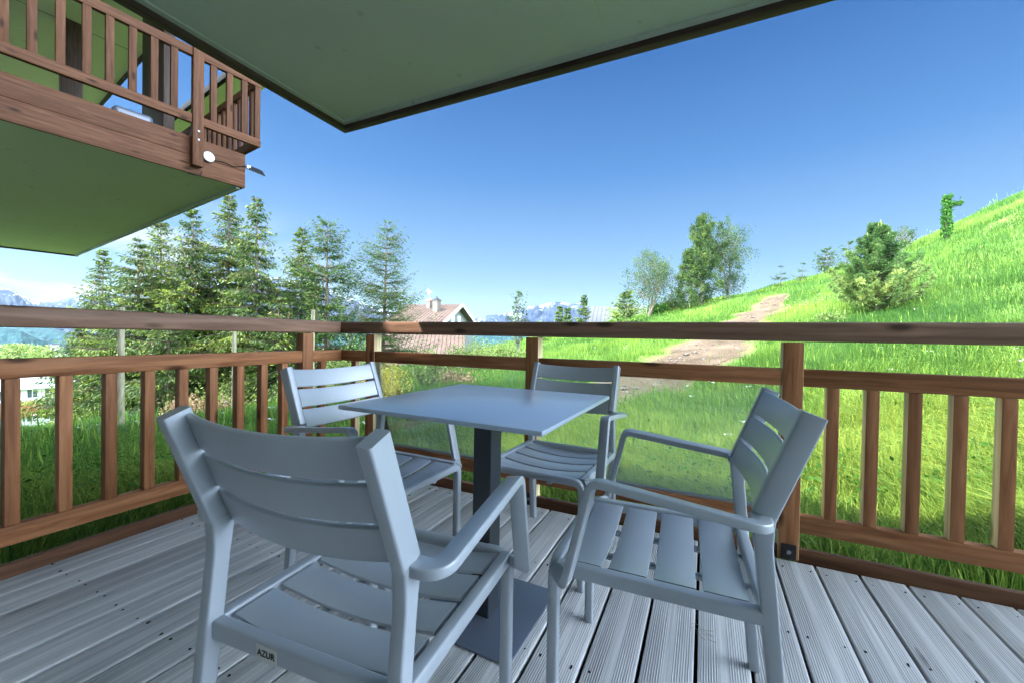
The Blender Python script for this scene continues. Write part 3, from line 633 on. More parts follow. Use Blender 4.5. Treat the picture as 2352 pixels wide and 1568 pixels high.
def grid_terrain():
    us = np.linspace(-2.1, 2.5, 300); ds = np.exp(np.linspace(math.log(1.0), math.log(170), 330)); ds = np.concatenate([[-14, -6, -2, 0.], ds])
    U, D = np.meshgrid(us, ds, indexing='ij'); Ls = U * np.maximum(np.abs(D), 1.0) ; Ls = np.where(D < 1, U * (1 + np.abs(D - 1) * .8), U * D)
    X = cR[0] * Ls + cF[0] * D; Y = cR[1] * Ls + cF[1] * D; Z = height(X, Y)
    nu, nd = X.shape; idx = np.arange(nu * nd).reshape(nu, nd)
    f = np.stack([idx[:-1, :-1], idx[1:, :-1], idx[1:, 1:], idx[:-1, 1:]], -1).reshape(-1, 4)
    v = np.stack([X, Y, Z], -1).reshape(-1, 3); pm = path_mask(v[:, 0], v[:, 1])
    g = struct(mesh_np('ground', v, f, GROUND, tint={'path': np.clip(pm * 1.2 + .5, 0, 1)}, smooth=True))
    fm = pm[f].min(1); keep = fm > .12; f2 = f[keep]; used, inv = np.unique(f2, return_inverse=True)
    v2 = v[used].copy(); v2[:, 2] += .012
    struct(mesh_np('dirt_path', v2, inv.reshape(-1, 4), PATHM, smooth=True))
grid_terrain()
# land beyond: valley floor
def disc(name, r, z, m, rings=40):
    a = np.linspace(0, 2 * math.pi, 97)[:-1]; rr = np.linspace(0, 1, rings) ** 2 * r; rr[0] = 60
    v = np.array([(x * math.cos(t), x * math.sin(t), z) for x in rr for t in a]); n = 96
    f = np.array([(i * n + k, i * n + (k + 1) % n, (i + 1) * n + (k + 1) % n, (i + 1) * n + k) for i in range(rings - 1) for k in range(n)])
    return mesh_np(name, v, f, m, smooth=True)
def forest_far(t, p):
    mp = coords(t, (1, 1, 1), rand=False); n = noise(t, mp.outputs[0], .035, 6, .7); r = ramp(t, [(.35, (.012, .035, .04)), (.55, (.02, .055, .06)), (.75, (.045, .09, .075))])  # blue of the distance haze is mixed into the forest colours
    t.links.new(n.outputs['Fac'], r.inputs[0]); t.links.new(r.outputs[0], p.inputs['Base Color'])
FOREST = mat('distant_forest', rough=1, build=forest_far, spec=.1)
struct(disc('valley', 8600, -230, FOREST))
def alpine(t, p):
    g = N(t, 'ShaderNodeNewGeometry'); mp = N(t, 'ShaderNodeMapping'); mp.inputs['Scale'].default_value = (.004, .004, .007); t.links.new(g.outputs['Position'], mp.inputs[0])
    n = noise(t, mp.outputs[0], 1.1, 9, .68, .6); r = ramp(t, [(.35, (.018, .03, .055)), (.6, (.04, .055, .08))]); t.links.new(n.outputs['Fac'], r.inputs[0])
    at = N(t, 'ShaderNodeAttribute', attribute_name='snow'); n2 = noise(t, mp.outputs[0], 2.6, 8, .62, 1.2)
    a = N(t, 'ShaderNodeMath', operation='ADD'); t.links.new(at.outputs['Fac'], a.inputs[0]); t.links.new(n2.outputs['Fac'], a.inputs[1])
    rs_ = ramp(t, [(.93, (0, 0, 0)), (.97, (1, 1, 1))]); s_ = N(t, 'ShaderNodeMath', operation='MULTIPLY'); s_.inputs[1].default_value = .84; t.links.new(a.outputs[0], s_.inputs[0]); t.links.new(s_.outputs[0], rs_.inputs[0])
    c = mixc(t, 'MIX', rs_.outputs[0], r.outputs[0], (.27, .30, .34)); t.links.new(c.outputs[0], p.inputs['Base Color'])
ALP = mat('snow_streaked_rock', rough=.95, build=alpine, spec=.1)
def ridge(name, prof, dist, foot, m, back=1500, seed=0, snowline=.45, amp=1.0, step=4.0):
    """a range whose crest has its own skyline; prof = (picture x, picture y)"""
    px = np.arange(prof[0][0], prof[-1][0] + 1, step); py = np.interp(px, [a for a, b in prof], [b for a, b in prof])
    py = py + (fbm(px * .045, px * 0, 4, seed) - .47) * 9 * amp
    nu, nd = len(px), 60; T = np.linspace(0, 1.35, nd); v = np.zeros((nu, nd, 3)); sn = np.zeros((nu, nd))
    for i in range(nu):
        q = at_depth(px[i], py[i], dist); r = ray(px[i], 770); zc = q.z
        for j, t in enumerate(T):
            dd = dist * (1 - .30 * (1 - min(t, 1))) + (t - 1) * back * (t > 1)
            x, y = CAM_P.x + r.x * dd, CAM_P.y + r.y * dd
            k = t if t <= 1 else 1 - (t - 1) * 1.2
            v[i, j] = (x, y, foot + (zc - foot) * max(k, 0) ** 1.15)
            sn[i, j] = k
    X, Y = v[..., 0], v[..., 1]; s = 1 / (dist * .035)
    rg = 1 - 2 * np.abs(fbm(X * s, Y * s, 6, seed + 5) - .48); h = (v[..., 2].max() - foot)
    fade = np.sin(np.clip(sn, 0, 1) * math.pi) ** .8
    v[..., 2] += (rg - .8) * h * .5 * amp * fade
    idx = np.arange(nu * nd).reshape(nu, nd); f = np.stack([idx[:-1, :-1], idx[1:, :-1], idx[1:, 1:], idx[:-1, 1:]], -1).reshape(-1, 4)
    snow = (sn - snowline) * 1.2 + (rg - .8) * -.5
    return struct(mesh_np(name, v.reshape(-1, 3), f, m, tint={'snow': snow.ravel()}, smooth=False))
ridge('mountains', [(-500, 600), (-200, 625), (-60, 640), (0, 659), (25, 664), (45, 676), (75, 693), (130, 690), (190, 676), (300, 655), (420, 640), (560, 632), (660, 640), (720, 650), (790, 680), (850, 704), (920, 716), (1000, 722), (1085, 732)], 6500, -230, ALP, seed=4, snowline=.42)
ridge('mountains', [(1040, 742), (1090, 731), (1125, 722), (1150, 722), (1180, 714), (1215, 703), (1240, 700), (1262, 694), (1285, 691), (1310, 697), (1330, 695), (1350, 708), (1400, 715), (1470, 724), (1560, 736), (1700, 760)], 6000, -230, ALP, seed=14, snowline=.50, step=2)
ridge('forested_hill', [(-500, 700), (-200, 728), (-60, 748), (0, 752), (50, 760), (90, 778), (130, 800), (170, 822), (230, 850)], 1500, -230, FOREST, back=600, seed=31, amp=.35, step=2)
ridge('forested_hill', [(0, 742), (60, 746), (120, 754), (180, 768), (260, 775), (420, 760), (600, 752), (800, 745), (1000, 760), (1300, 765)], 3200, -230, FOREST, back=900, seed=37, amp=.5)

# ------------------------------------------------------------------ leaves and trees
def rhombs(c, d, n, ln, wd, tip=.45):
    """c base centre (k,3), d direction, n side axis, ln, wd (k,)"""
    ln = ln[:, None]; wd = wd[:, None]
    v = np.stack([c, c + d * ln * tip + n * wd / 2, c + d * ln, c + d * ln * tip - n * wd / 2], 1)
    f = np.arange(len(c) * 4).reshape(-1, 4); return v.reshape(-1, 3), f
def norm(a): return a / np.maximum(np.linalg.norm(a, axis=-1, keepdims=True), 1e-9)
def limbs(name, segs, m, parent, n=6):
    bm = bmesh.new()
    for a, b, r0, r1 in segs: cyl(bm, a, b, r0, r1, n)
    return from_bm(name, bm, m, parent, 60)
def ground_at(x, y): return float(height(np.array([x]), np.array([y]))[0])
def spot(px, d):                             # a point of the terrain under picture column px at distance d
    q = at_depth(px, 770, d); return V((q.x, q.y, ground_at(q.x, q.y)))
def top_for(py, d, q): return at_depth(1176, py, d).z  # height of picture row py at distance d
def zrow(px, py, d): return at_depth(px, py, d).z
def conifer(name, px, py, d, rad, seed, label, group, m=F_SPRUCE, dens=1.0, droop=.35, bare=0.0, sparse=1.0, tipup=.1, power=.95, leaf=(.14, .046), cones=True, shift=0.):
    R = np.random.RandomState(seed); b = spot(px, d); H = zrow(px, py, d) - b.z + .15
    t = tag(empty(name, b), label, 'tree', group)
    segs = []; lean = V((R.uniform(-.02, .02), R.uniform(-.02, .02), 1))
    P = [lean * (H * k / 6) for k in range(7)]
    for k in range(6): segs.append((P[k], P[k + 1], .018 * H * (1 - k / 6) + .006, .018 * H * (1 - (k + 1) / 6) + .006))
    C, D_, LN, WD, TT = [], [], [], [], []; Zu = np.array([0, 0, 1.])
    nwh = int(H / .125 * sparse)
    for wv_ in range(nwh):
        f = bare + (1 - bare) * (wv_ + R.rand()) / nwh
        L0 = rad * 1.15 * (1 - f) ** power * (1 if f > .12 else .8 + f) * (.82 + .36 * R.rand()) + .05
        for k in range(R.randint(5, 8)):
            az = R.rand() * 6.283; Lb = L0 * R.uniform(.6, 1.25)
            base = np.array(lean) * H * f; o = np.array([math.cos(az), math.sin(az), 0.]); sd_ = np.array([-o[1], o[0], 0.])
            slope = (.45 * f - .05) - droop * (1 - f) * R.uniform(.5, 1.3)
            m_ = max(4, int(Lb / .088 * dens)); s = np.linspace(.10, 1, m_)
            z = slope * Lb * s - droop * .45 * Lb * s ** 2 + tipup * Lb * s ** 4 * 1.6
            p = base + o * (Lb * s)[:, None] + Zu * z[:, None] + sd_ * (R.uniform(-.1, .1) * Lb * s ** 2)[:, None]
            if Lb > .35 and R.rand() < .8:
                segs.append((V(base), V(p[m_ // 2]), .010 + .008 * Lb, .006 + .003 * Lb)); segs.append((V(p[m_ // 2]), V(p[-1]), .006 + .003 * Lb, .003))
            tint0 = R.beta(2.2, 2.4)
            for sgn in (-1, 0, 1):
                ang = R.uniform(.5, 1.0, m_) * sgn; lt = (.10 + .42 * Lb * (1.05 - s) * abs(sgn)) * R.uniform(.6, 1.2, m_)
                dr = norm(o * np.cos(ang)[:, None] + sd_ * np.sin(ang)[:, None] + Zu * (R.uniform(-.3, .1, m_) - droop * .5)[:, None])
                q = np.maximum(1, (lt / (leaf[0] * .62)).astype(int)); rep = np.repeat(np.arange(m_), q); K = len(rep)
                w_ = np.concatenate([(np.arange(x_) + .3) / x_ for x_ in q]); c = p[rep] + dr[rep] * (lt[rep] * w_)[:, None] - Zu * (droop * .5 * lt[rep] * w_ ** 2)[:, None]
                d2 = norm(dr[rep] + R.normal(scale=.38, size=(K, 3)) - Zu * (droop * .9)); C.append(c + R.normal(scale=.012, size=(K, 3))); D_.append(d2)
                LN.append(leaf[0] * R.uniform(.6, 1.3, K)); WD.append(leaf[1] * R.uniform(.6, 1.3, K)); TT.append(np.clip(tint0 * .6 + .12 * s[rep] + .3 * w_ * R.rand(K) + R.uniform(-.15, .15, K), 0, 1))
    C, D_, LN, WD, TT = map(np.concatenate, (C, D_, LN, WD, TT))
    if cones: br_ = (R.rand(len(C)) < .05) & (C[:, 2] > H * .55); D_[br_] = [0, 0, -1.]; TT[br_] = -1; WD[br_] = .05; LN[br_] = .12
    N_ = norm(np.cross(D_, R.normal(size=C.shape)))
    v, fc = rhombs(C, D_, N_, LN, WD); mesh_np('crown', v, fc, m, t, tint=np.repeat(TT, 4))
    limbs('trunk', segs, BARK, t, 5)
    return t
def broadleaf(name, px, py, d, rad, seed, label, group, m=F_BIRCH, bk=BIRCHBARK, nleaf=6000, leaf=.07, stems=2, weep=.5, cat='tree', low=.25, clump=.35, spread=.35, base_off=0, thin=1., peak=.5):
    R = np.random.RandomState(seed); b = spot(px, d); b.z -= base_off; H = zrow(px, py, d) - b.z
    t = tag(empty(name, b), label, cat, group); segs = []; ends = []
    def grow(p, dr, ln, r, lev):
        n = 3; q = V(p); dd = V(dr)
        for k in range(n):
            dd = (dd + V(R.normal(scale=.10, size=3)) + V((0, 0, .04 if lev < 2 else -.06 * weep))).normalized(); e = q + dd * ln / n
            r2 = r * (1 - .26 * (k + 1) / n * 1.4); segs.append((q.copy(), e.copy(), r, r2)); r = max(r2, .004)
            if lev >= 1: ends.append((np.array(e), ln))
            if lev < 3:
                for _ in range(2 if lev < 2 else 1 + (R.rand() < .5)):
                    az = R.rand() * 6.283; s_ = R.uniform(.5, 1.0); nd_ = (dd * (1.0 - .3 * s_) + V((math.cos(az), math.sin(az), R.uniform(-.1, .35))) * s_ * .9).normalized()
                    if k > 0 or lev > 0: grow(e, nd_, ln * R.uniform(.42, .62), r * .55, lev + 1)
            q = e
    for s in range(stems):
        az = R.rand() * 6.283 + s * 6.283 / stems; k = 0 if stems == 1 else spread
        grow(V((math.cos(az), math.sin(az), 0)) * .06 * (stems > 1), V((math.cos(az) * k, math.sin(az) * k, 1)).normalized(), H * R.uniform(.72, .82), .016 * H * thin, 0)
    E = np.array([e for e, l in ends]); 
    # scale horizontally to the wanted crown radius and vertically to the wanted height
    sx = rad / max(np.percentile(np.hypot(E[:, 0], E[:, 1]), 92), .01); sz = H * .97 / E[:, 2].max(); sc_ = np.array([sx, sx, sz]); E = E * sc_
    segs = [(V((a.x * sx, a.y * sx, a.z * sz)), V((b_.x * sx, b_.y * sx, b_.z * sz)), r0, r1) for a, b_, r0, r1 in segs]
    E = E[E[:, 2] > low * H]
    ne = 150; zf = R.uniform(low, .97, ne); pr = np.where(zf < peak, .45 + .55 * (zf - low) / max(peak - low, .01), np.maximum(1 - (zf - peak) / (1.02 - peak), 0) ** .7)
    aa = R.rand(ne) * 6.283; rr_ = rad * pr * R.uniform(.35, 1.05, ne); E2 = np.stack([np.cos(aa) * rr_, np.sin(aa) * rr_, zf * H], 1)
    for q_ in E2[::2]: segs.append((V((q_[0] * .12, q_[1] * .12, max(q_[2] - .45 * math.hypot(q_[0], q_[1]) - .1, .1))), V(q_), .014, .007))
    E = np.concatenate([E[R.randint(0, len(E), ne // 2)], E2])
    ii = R.randint(0, len(E), nleaf); hang = R.exponential(weep * .22 * rad, nleaf) * (R.rand(nleaf) < .6)
    C = E[ii] + R.normal(scale=clump * .3 * rad / 1.5, size=(nleaf, 3)) - np.array([0, 0, 1.]) * hang[:, None]
    dr = norm(R.normal(size=(nleaf, 3)) + [0, 0, -.7]); n_ = norm(np.cross(dr, R.normal(size=(nleaf, 3))))
    tb_ = R.beta(2, 2, len(E))[ii]; tt = np.clip(tb_ * .7 + R.uniform(0, .35, nleaf), 0, 1)
    v, fc = rhombs(C, dr, n_, leaf * R.uniform(.6, 1.4, nleaf), leaf * .7 * R.uniform(.6, 1.3, nleaf)); mesh_np('crown', v, fc, m, t, tint=np.repeat(tt, 4))
    limbs('trunk', [s for s in segs if s[2] > .006], bk, t, 5)
    return t
def bush(name, px, py, d, rad, seed, label, m=F_BUSH, nleaf=2500, leaf=.06, group='bushes on the slope', flat=.8, cat='bush', pale=0):
    R = np.random.RandomState(seed); b = spot(px, d); H = max(zrow(px, py, d) - b.z, .25); t = tag(empty(name, b), label, cat, group)
    nb = 26; a = R.rand(nb) * 6.283; rr = np.sqrt(R.rand(nb)) * rad; zz = R.uniform(.25, 1, nb) * H * (1 - .35 * rr / rad)
    E = np.stack([np.cos(a) * rr, np.sin(a) * rr, zz], 1); ii = R.randint(0, nb, nleaf)
    C = E[ii] * R.uniform(.45, 1, nleaf)[:, None] + R.normal(scale=.13 * rad, size=(nleaf, 3)); C[:, 2] = np.clip(C[:, 2], .02, H * 1.05)
    dr = norm(R.normal(size=(nleaf, 3)) + [0, 0, .4]); n_ = norm(np.cross(dr, R.normal(size=(nleaf, 3)))); tt = np.clip(R.beta(2, 2, nb)[ii] * .6 + R.uniform(0, .4, nleaf), 0, 1)
    v, fc = rhombs(C, dr, n_, leaf * R.uniform(.6, 1.5, nleaf), leaf * .6 * R.uniform(.6, 1.3, nleaf)); mesh_np('crown', v, fc, m, t, tint=np.repeat(tt, 4))
    limbs('stem', [(V((0, 0, -.05)), V(E[k]), .014, .005) for k in range(nb)], BARK, t, 4)
    return t
G = 'spruces left of the house'
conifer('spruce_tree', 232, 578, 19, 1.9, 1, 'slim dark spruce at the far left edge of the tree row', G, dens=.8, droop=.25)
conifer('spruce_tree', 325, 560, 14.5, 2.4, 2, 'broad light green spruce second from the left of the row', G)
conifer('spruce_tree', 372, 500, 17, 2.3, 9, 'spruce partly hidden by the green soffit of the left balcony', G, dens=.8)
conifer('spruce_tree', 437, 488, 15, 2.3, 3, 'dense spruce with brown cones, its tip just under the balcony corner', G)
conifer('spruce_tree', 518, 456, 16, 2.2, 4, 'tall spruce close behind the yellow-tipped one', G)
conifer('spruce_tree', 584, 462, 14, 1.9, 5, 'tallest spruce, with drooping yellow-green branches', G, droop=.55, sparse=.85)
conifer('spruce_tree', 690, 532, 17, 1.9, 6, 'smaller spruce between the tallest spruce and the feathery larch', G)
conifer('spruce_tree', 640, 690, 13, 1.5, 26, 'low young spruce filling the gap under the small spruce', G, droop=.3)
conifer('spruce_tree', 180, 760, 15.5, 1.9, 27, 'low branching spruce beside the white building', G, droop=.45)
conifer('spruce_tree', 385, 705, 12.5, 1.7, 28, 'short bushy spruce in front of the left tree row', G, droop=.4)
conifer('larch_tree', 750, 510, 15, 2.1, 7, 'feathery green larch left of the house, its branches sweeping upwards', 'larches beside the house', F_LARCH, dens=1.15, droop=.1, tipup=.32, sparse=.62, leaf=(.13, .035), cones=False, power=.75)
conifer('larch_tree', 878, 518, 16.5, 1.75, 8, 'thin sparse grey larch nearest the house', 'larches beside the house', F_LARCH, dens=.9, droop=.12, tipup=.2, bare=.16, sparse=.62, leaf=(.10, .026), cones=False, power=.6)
for px, py, d, r, sd_, lab, m, k in (
    (810, 745, 13, 1.0, 41, 'loose green bush below the feathery larch', F_BUSH, 2600), (720, 850, 12, 1.0, 42, 'leafy bush behind the corner of the railings', F_BUSH, 2600),
    (885, 800, 11, .8, 43, 'bush of yellowish leaves under the sparse larch', F_YELLOW, 1700), (1090, 772, 17, 1.3, 44, 'pale green bush right of the tiled roof', F_BUSH, 3200),
    (1160, 778, 19, 1.3, 45, 'rounded pale bush beside the middle post', F_BUSH, 2800), (905, 850, 8.5, .38, 46, 'small yellow shrub in the grass below the house', F_YELLOW, 900),
    (1505, 690, 27, .95, 47, 'bright green rounded bush under the weeping birch', F_BRIGHT, 2600), (1545, 672, 28, 1.2, 48, 'grey-green shrub between the two birch groups', F_BIRCH, 2200),
    (1240, 725, 26, .7, 49, 'low shrub in front of the snowy mountain', F_BUSH, 900), (1445, 700, 34, 2.2, 50, 'wide green bush behind the metal roof', F_BUSH, 2400),
    (560, 850, 12.5, 1.3, 51, 'tangled bush at the foot of the tallest spruce', F_BUSH, 2800), (470, 900, 11.5, .9, 52, 'dry brown brush under the spruces', F_DRY, 2400),
    (1915, 715, 12.5, .45, 53, 'small shrub with pale flower heads left of the pine', F_BUSH, 700)): bush('bush', px, py, d, r, sd_, lab, m, k, leaf=.05 + .0022 * d)
bush('elder_shrub', 985, 775, 11, .55, 60, 'young leafy shrub standing before the tiled roof', F_BUSH, 700, .10)
bush('dry_brush_heap', 1042, 842, 12, .85, 61, 'heap of dry reddish brushwood lying in the grass', F_DRY, 2200, .10, 'brush heaps', cat='brushwood')
GB = 'birches on the ridge'
broadleaf('birch_tree', 1488, 572, 26, 1.9, 70, 'open weeping birch standing left of the birch group', GB, bk=BARK, nleaf=9000, leaf=.075, stems=2, weep=1.2, low=.28, peak=.6)
broadleaf('birch_tree', 1608, 490, 26, 1.35, 71, 'tallest birch, dense and pointed', GB, nleaf=24000, leaf=.085, stems=2, weep=.5, low=.06, spread=.14, peak=.3)
broadleaf('birch_tree', 1668, 512, 27, 1.7, 72, 'lighter birch with a white trunk at the right of the group', GB, nleaf=13000, leaf=.075, stems=2, weep=.8, low=.1, spread=.2, peak=.55)
broadleaf('birch_tree', 1578, 570, 25, 1.0, 73, 'shorter birch in front of the tallest one', GB, nleaf=12000, leaf=.085, stems=1, weep=.5, low=.06, peak=.35)
broadleaf('young_birch', 1190, 665, 20, .5, 74, 'slender young birch left of the snowy peak', GB, nleaf=1500, leaf=.075, stems=2, weep=.1, low=.2, spread=.2)
GS = 'saplings along the ridge line'
conifer('sapling', 1895, 572, 25, .95, 80, 'young larch with a reddish top on the ridge', GS, F_LARCH, sparse=.7, dens=.6, droop=0, tipup=.2, leaf=(.15, .05), cones=False)
conifer('sapling', 1942, 560, 24, .8, 81, 'thin young larch leaning beside the pine', GS, F_LARCH, sparse=.5, dens=.5, droop=0, tipup=.2, leaf=(.15, .05), cones=False)
conifer('sapling', 1790, 618, 27, .55, 82, 'nearly bare sapling, the leftmost on the ridge', GS, F_LARCH, sparse=.5, dens=.35, droop=0, tipup=.1, leaf=(.12, .03), cones=False)
conifer('sapling', 1840, 612, 26, .6, 83, 'small windblown sapling between the bare one and the reddish larch', GS, F_LARCH, sparse=.5, dens=.45, droop=0, tipup=.1, leaf=(.12, .035), cones=False)
broadleaf('sapling', 2066, 520, 21, .6, 84, 'airy round sapling just right of the pine top', GS, nleaf=900, leaf=.07, stems=2, weep=.1, low=.2)
for px, py, d, sd_, lab in ((1340, 682, 38, 90, 'small dark conifer at the left end of the metal roof'), (1303, 712, 36, 91, 'tiny conifer in front of the snowy peak'), (1283, 706, 37, 92, 'thin tiny conifer with yellowish needles before the peak'), (1437, 672, 24, 93, 'short bushy pine in front of the metal roof')):
    conifer('young_conifer', px, py, d, {90: .7, 93: 1.0}.get(sd_, .42), sd_, lab, 'young conifers near the metal roof', dens=.6, droop=.05, tipup=.15, leaf=(.24, .08), cones=False, sparse=.7)
# the tree stump wrapped in leaves on the skyline
b = spot(2166, 17.5); H = zrow(2166, 450, 17.5) - b.z; t = tag(empty('ivy_covered_stump', b), 'leaf-covered narrow stump with one side branch on the skyline', 'tree')
R = np.random.RandomState(5); k = 1500; z = R.rand(k) ** .8 * H; a = R.rand(k) * 6.283; r = .19 * (1 - .25 * z / H) * np.sqrt(R.rand(k))
C = np.stack([np.cos(a) * r, np.sin(a) * r, z], 1); k2 = 170; tt = R.rand(k2); br = np.array(CAM_R) * .62; C2 = np.array([0, 0, H * .80]) + br * (.25 + .75 * tt[:, None]) + np.array([0, 0, .13]) * tt[:, None] + R.normal(scale=.045, size=(k2, 3)); C = np.concatenate([C, C2])
dr = norm(R.normal(size=(len(C), 3)) + [0, 0, -.5]); n_ = norm(np.cross(dr, R.normal(size=(len(C), 3)))); v, fc = rhombs(C, dr, n_, R.uniform(.06, .13, len(C)), R.uniform(.05, .09, len(C)))
mesh_np('crown', v, fc, F_BRIGHT, t, tint=np.repeat(R.rand(len(C)) * .7, 4)); limbs('trunk', [(V((0, 0, -.1)), V((0, 0, H * .95)), .07, .05), (V((0, 0, H * .75)), V((0, 0, H * .80)) + V(br), .02, .012)], BARK, t)
# the pine on the right
def pine(px, py, d, rad, seed, label):
    R = np.random.RandomState(seed); b = spot(px, d); H = zrow(px, py, d) - b.z; t = tag(empty('pine_tree', b), label, 'tree')
    segs = []; lean = np.array([-.06, -.02, 1.]); C, D_, TT = [], [], []; cand = []
    tr = [V((.25 * math.sin(k * .8) * .25, 0, H * k / 7)) for k in range(8)]
    for k in range(7): segs.append((tr[k], tr[k + 1], .075 * (1 - k / 8), .075 * (1 - (k + 1) / 8)))
    for wh in range(25):
        f = .04 + .93 * wh / 25; L0 = rad * (1 - f) ** 1.1 * (1.0 + .12 * math.sin(wh * 2.1)) + .06
        for k in range(R.randint(4, 7)):
            az = R.rand() * 6.283; Lb = L0 * R.uniform(.6, 1.2); o = np.array([math.cos(az), math.sin(az), 0]); base = np.array([0, 0, H * f])
            s = np.linspace(0, 1, 9); pth = base + o * (Lb * s)[:, None] + np.array([0, 0, 1.]) * (.12 * Lb * s + .35 * Lb * s ** 3)[:, None]
            segs.append((V(pth[0]), V(pth[5]), .022, .014)); segs.append((V(pth[5]), V(pth[8]), .014, .006)); shade = .10 + R.beta(2, 2) * .3 + R.rand() * .75 * max(0, 1 - f * 1.5)
            for j in range(3, 9):
                for q in range(2 if j < 8 else 3):
                    side = np.array([-o[1], o[0], 0]) * R.uniform(-.30, .30) * (Lb * .55) * (1.1 - s[j] * .6) ; e = pth[j] + side + np.array([0, 0, R.uniform(0, .10)])
                    if abs(side).sum() > .1: segs.append((V(pth[j]), V(e), .007, .005))
                    m_ = 40 if f < .4 else 30; dr = norm(R.normal(size=(m_, 3)) + o * .4 + [0, 0, .65]); C.append(e + dr * .02); D_.append(dr); TT.append(np.clip(shade + R.uniform(-.15, .25, m_), 0, 1))
                    if j == 8 and f > .5 and q == 0: cand.append((e, e + np.array([0, 0, R.uniform(.12, .22)])))
    for q in range(5): a_ = np.array([R.uniform(-.1, .1), R.uniform(-.1, .1), H * .93]); cand.append((a_, a_ + np.array([0, 0, R.uniform(.18, .3)])))
    C, D_, TT = np.concatenate(C), np.concatenate(D_), np.concatenate(TT); n_ = norm(np.cross(D_, R.normal(size=C.shape))); k = len(C)
    v, fc = rhombs(C, D_, n_, R.uniform(.08, .13, k), np.full(k, .022)); q0 = np.array([a for a, b_ in cand for _ in (0, 1)]); q1 = np.array([b_ for a, b_ in cand for _ in (0, 1)]); dd_ = q1 - q0; L1 = np.linalg.norm(dd_, axis=1); sx_ = np.tile([[1., 0, 0], [0, 1., 0]], (len(cand), 1))
    v1, f1 = rhombs(q0, norm(dd_), sx_, L1, np.full(len(L1), .035)); mesh_np('crown', np.concatenate([v, v1]), np.concatenate([fc, f1 + len(v)]), F_PINE, t, tint=np.concatenate([np.repeat(TT, 4), np.full(len(v1), 1.)])); limbs('trunk', segs, BARK, t, 5)
pine(2008, 515, 12.5, 1.3, 3, 'bushy mountain pine with upright pale candles on the right slope')
# wooden stakes
for px, d, ytop, lab in ((278, 8.0, 706, 'round wooden stake in front of the left spruces, the thicker one'), (538, 9.5, 722, 'tall thin wooden stake under the tallest spruce'), (718, 10.0, 712, 'short stake top showing above the handrail near the larch')):
    b = spot(px, d); H = zrow(px, ytop, d) - b.z; bm = bmesh.new(); cyl(bm, (0, 0, -.2), (.01, 0, H), .058 if d < 9 else .047, .055 if d < 9 else .044, 12); o = from_bm('wooden_stake', bm, STAKE, None, 40); o.location = b; tag(o, lab, 'stake', 'wooden stakes among the trees')
b = spot(22, 16); bm = bmesh.new(); cyl(bm, (0, 0, -.2), (-.15, 0, 1.3), .04, .04, 8); o = from_bm('wooden_stake', bm, STAKE, None, 40); o.location = b; tag(o, 'leaning short stake before the white building', 'stake', 'wooden stakes among the trees')
# ------------------------------------------------------------------ houses
def plane_pts(u, w, P0, eu, ew): return P0 + eu * u + ew * w
def roof_mat(name, a, b, rough=.6, metal=0.):
    def f(t, p):
        mp = coords(t, (1, 1, 1), rand=False); n = noise(t, mp.outputs[0], .8, 5, .6); r = ramp(t, [(.3, a), (.7, b)]); t.links.new(n.outputs['Fac'], r.inputs[0]); t.links.new(r.outputs[0], p.inputs['Base Color'])
    return mat(name, rough=rough, metal=metal, build=f)
TILE = roof_mat('faded_red_metal_roof', (.085, .058, .045), (.125, .09, .072)); ZINC = roof_mat('grey_metal_roof', (.075, .08, .085), (.11, .115, .12), .55, .0)
SIDING = mat('slate_grey_boards', (.16, .18, .19), .7); BRICK = mat('chimney_brick', (.34, .19, .14), .85); RENDER = mat('pale_render', (.13, .11, .09), .85)
def ribbed_slope(name, A, B, dn, ln, m, parent, pitch=.33, thick=.09, rib=.045, off=V((0, 0, 0))):
    """roof plane: top edge A-B, going down along dn for ln metres, standing seams every pitch"""
    A, B = V(A) - off, V(B) - off; e = (B - A).normalized(); L_ = (B - A).length; dn = V(dn).normalized(); nr = e.cross(dn).normalized()
    if nr.z < 0: nr = -nr
    bm = bmesh.new()
    def blk(u0, u1, w0, w1, h0, h1):
        vs = [bm.verts.new(A + e * u + dn * w_ + nr * h) for u in (u0, u1) for w_ in (w0, w1) for h in (h0, h1)]
        for q in ((0, 1, 3, 2), (4, 6, 7, 5), (0, 4, 5, 1), (2, 3, 7, 6), (0, 2, 6, 4), (1, 5, 7, 3)): bm.faces.new([vs[i] for i in q])
    blk(0, L_, 0, ln, -thick, 0)
    for k in range(int(L_ / pitch) + 1): blk(k * pitch, k * pitch + .07, .0, ln + .01, -.01, rib)
    for k in range(int(L_ * ln / 5)):
        u = rnd.uniform(.2, L_ - .6); w_ = ln * rnd.choice((.55, .62, .8, .9)); blk(u, u + .35, w_, w_ + .05, 0, .09)
    bmesh.ops.recalc_face_normals(bm, faces=bm.faces); return from_bm(name, bm, m, parent)
def hull_box(name, pts, m, parent, off):      # prism from bottom quad/top quad lists
    bm = bmesh.new(); vs = [bm.verts.new(V(p) - off) for p in pts]; bmesh.ops.convex_hull(bm, input=vs); return from_bm(name, bm, m, parent)
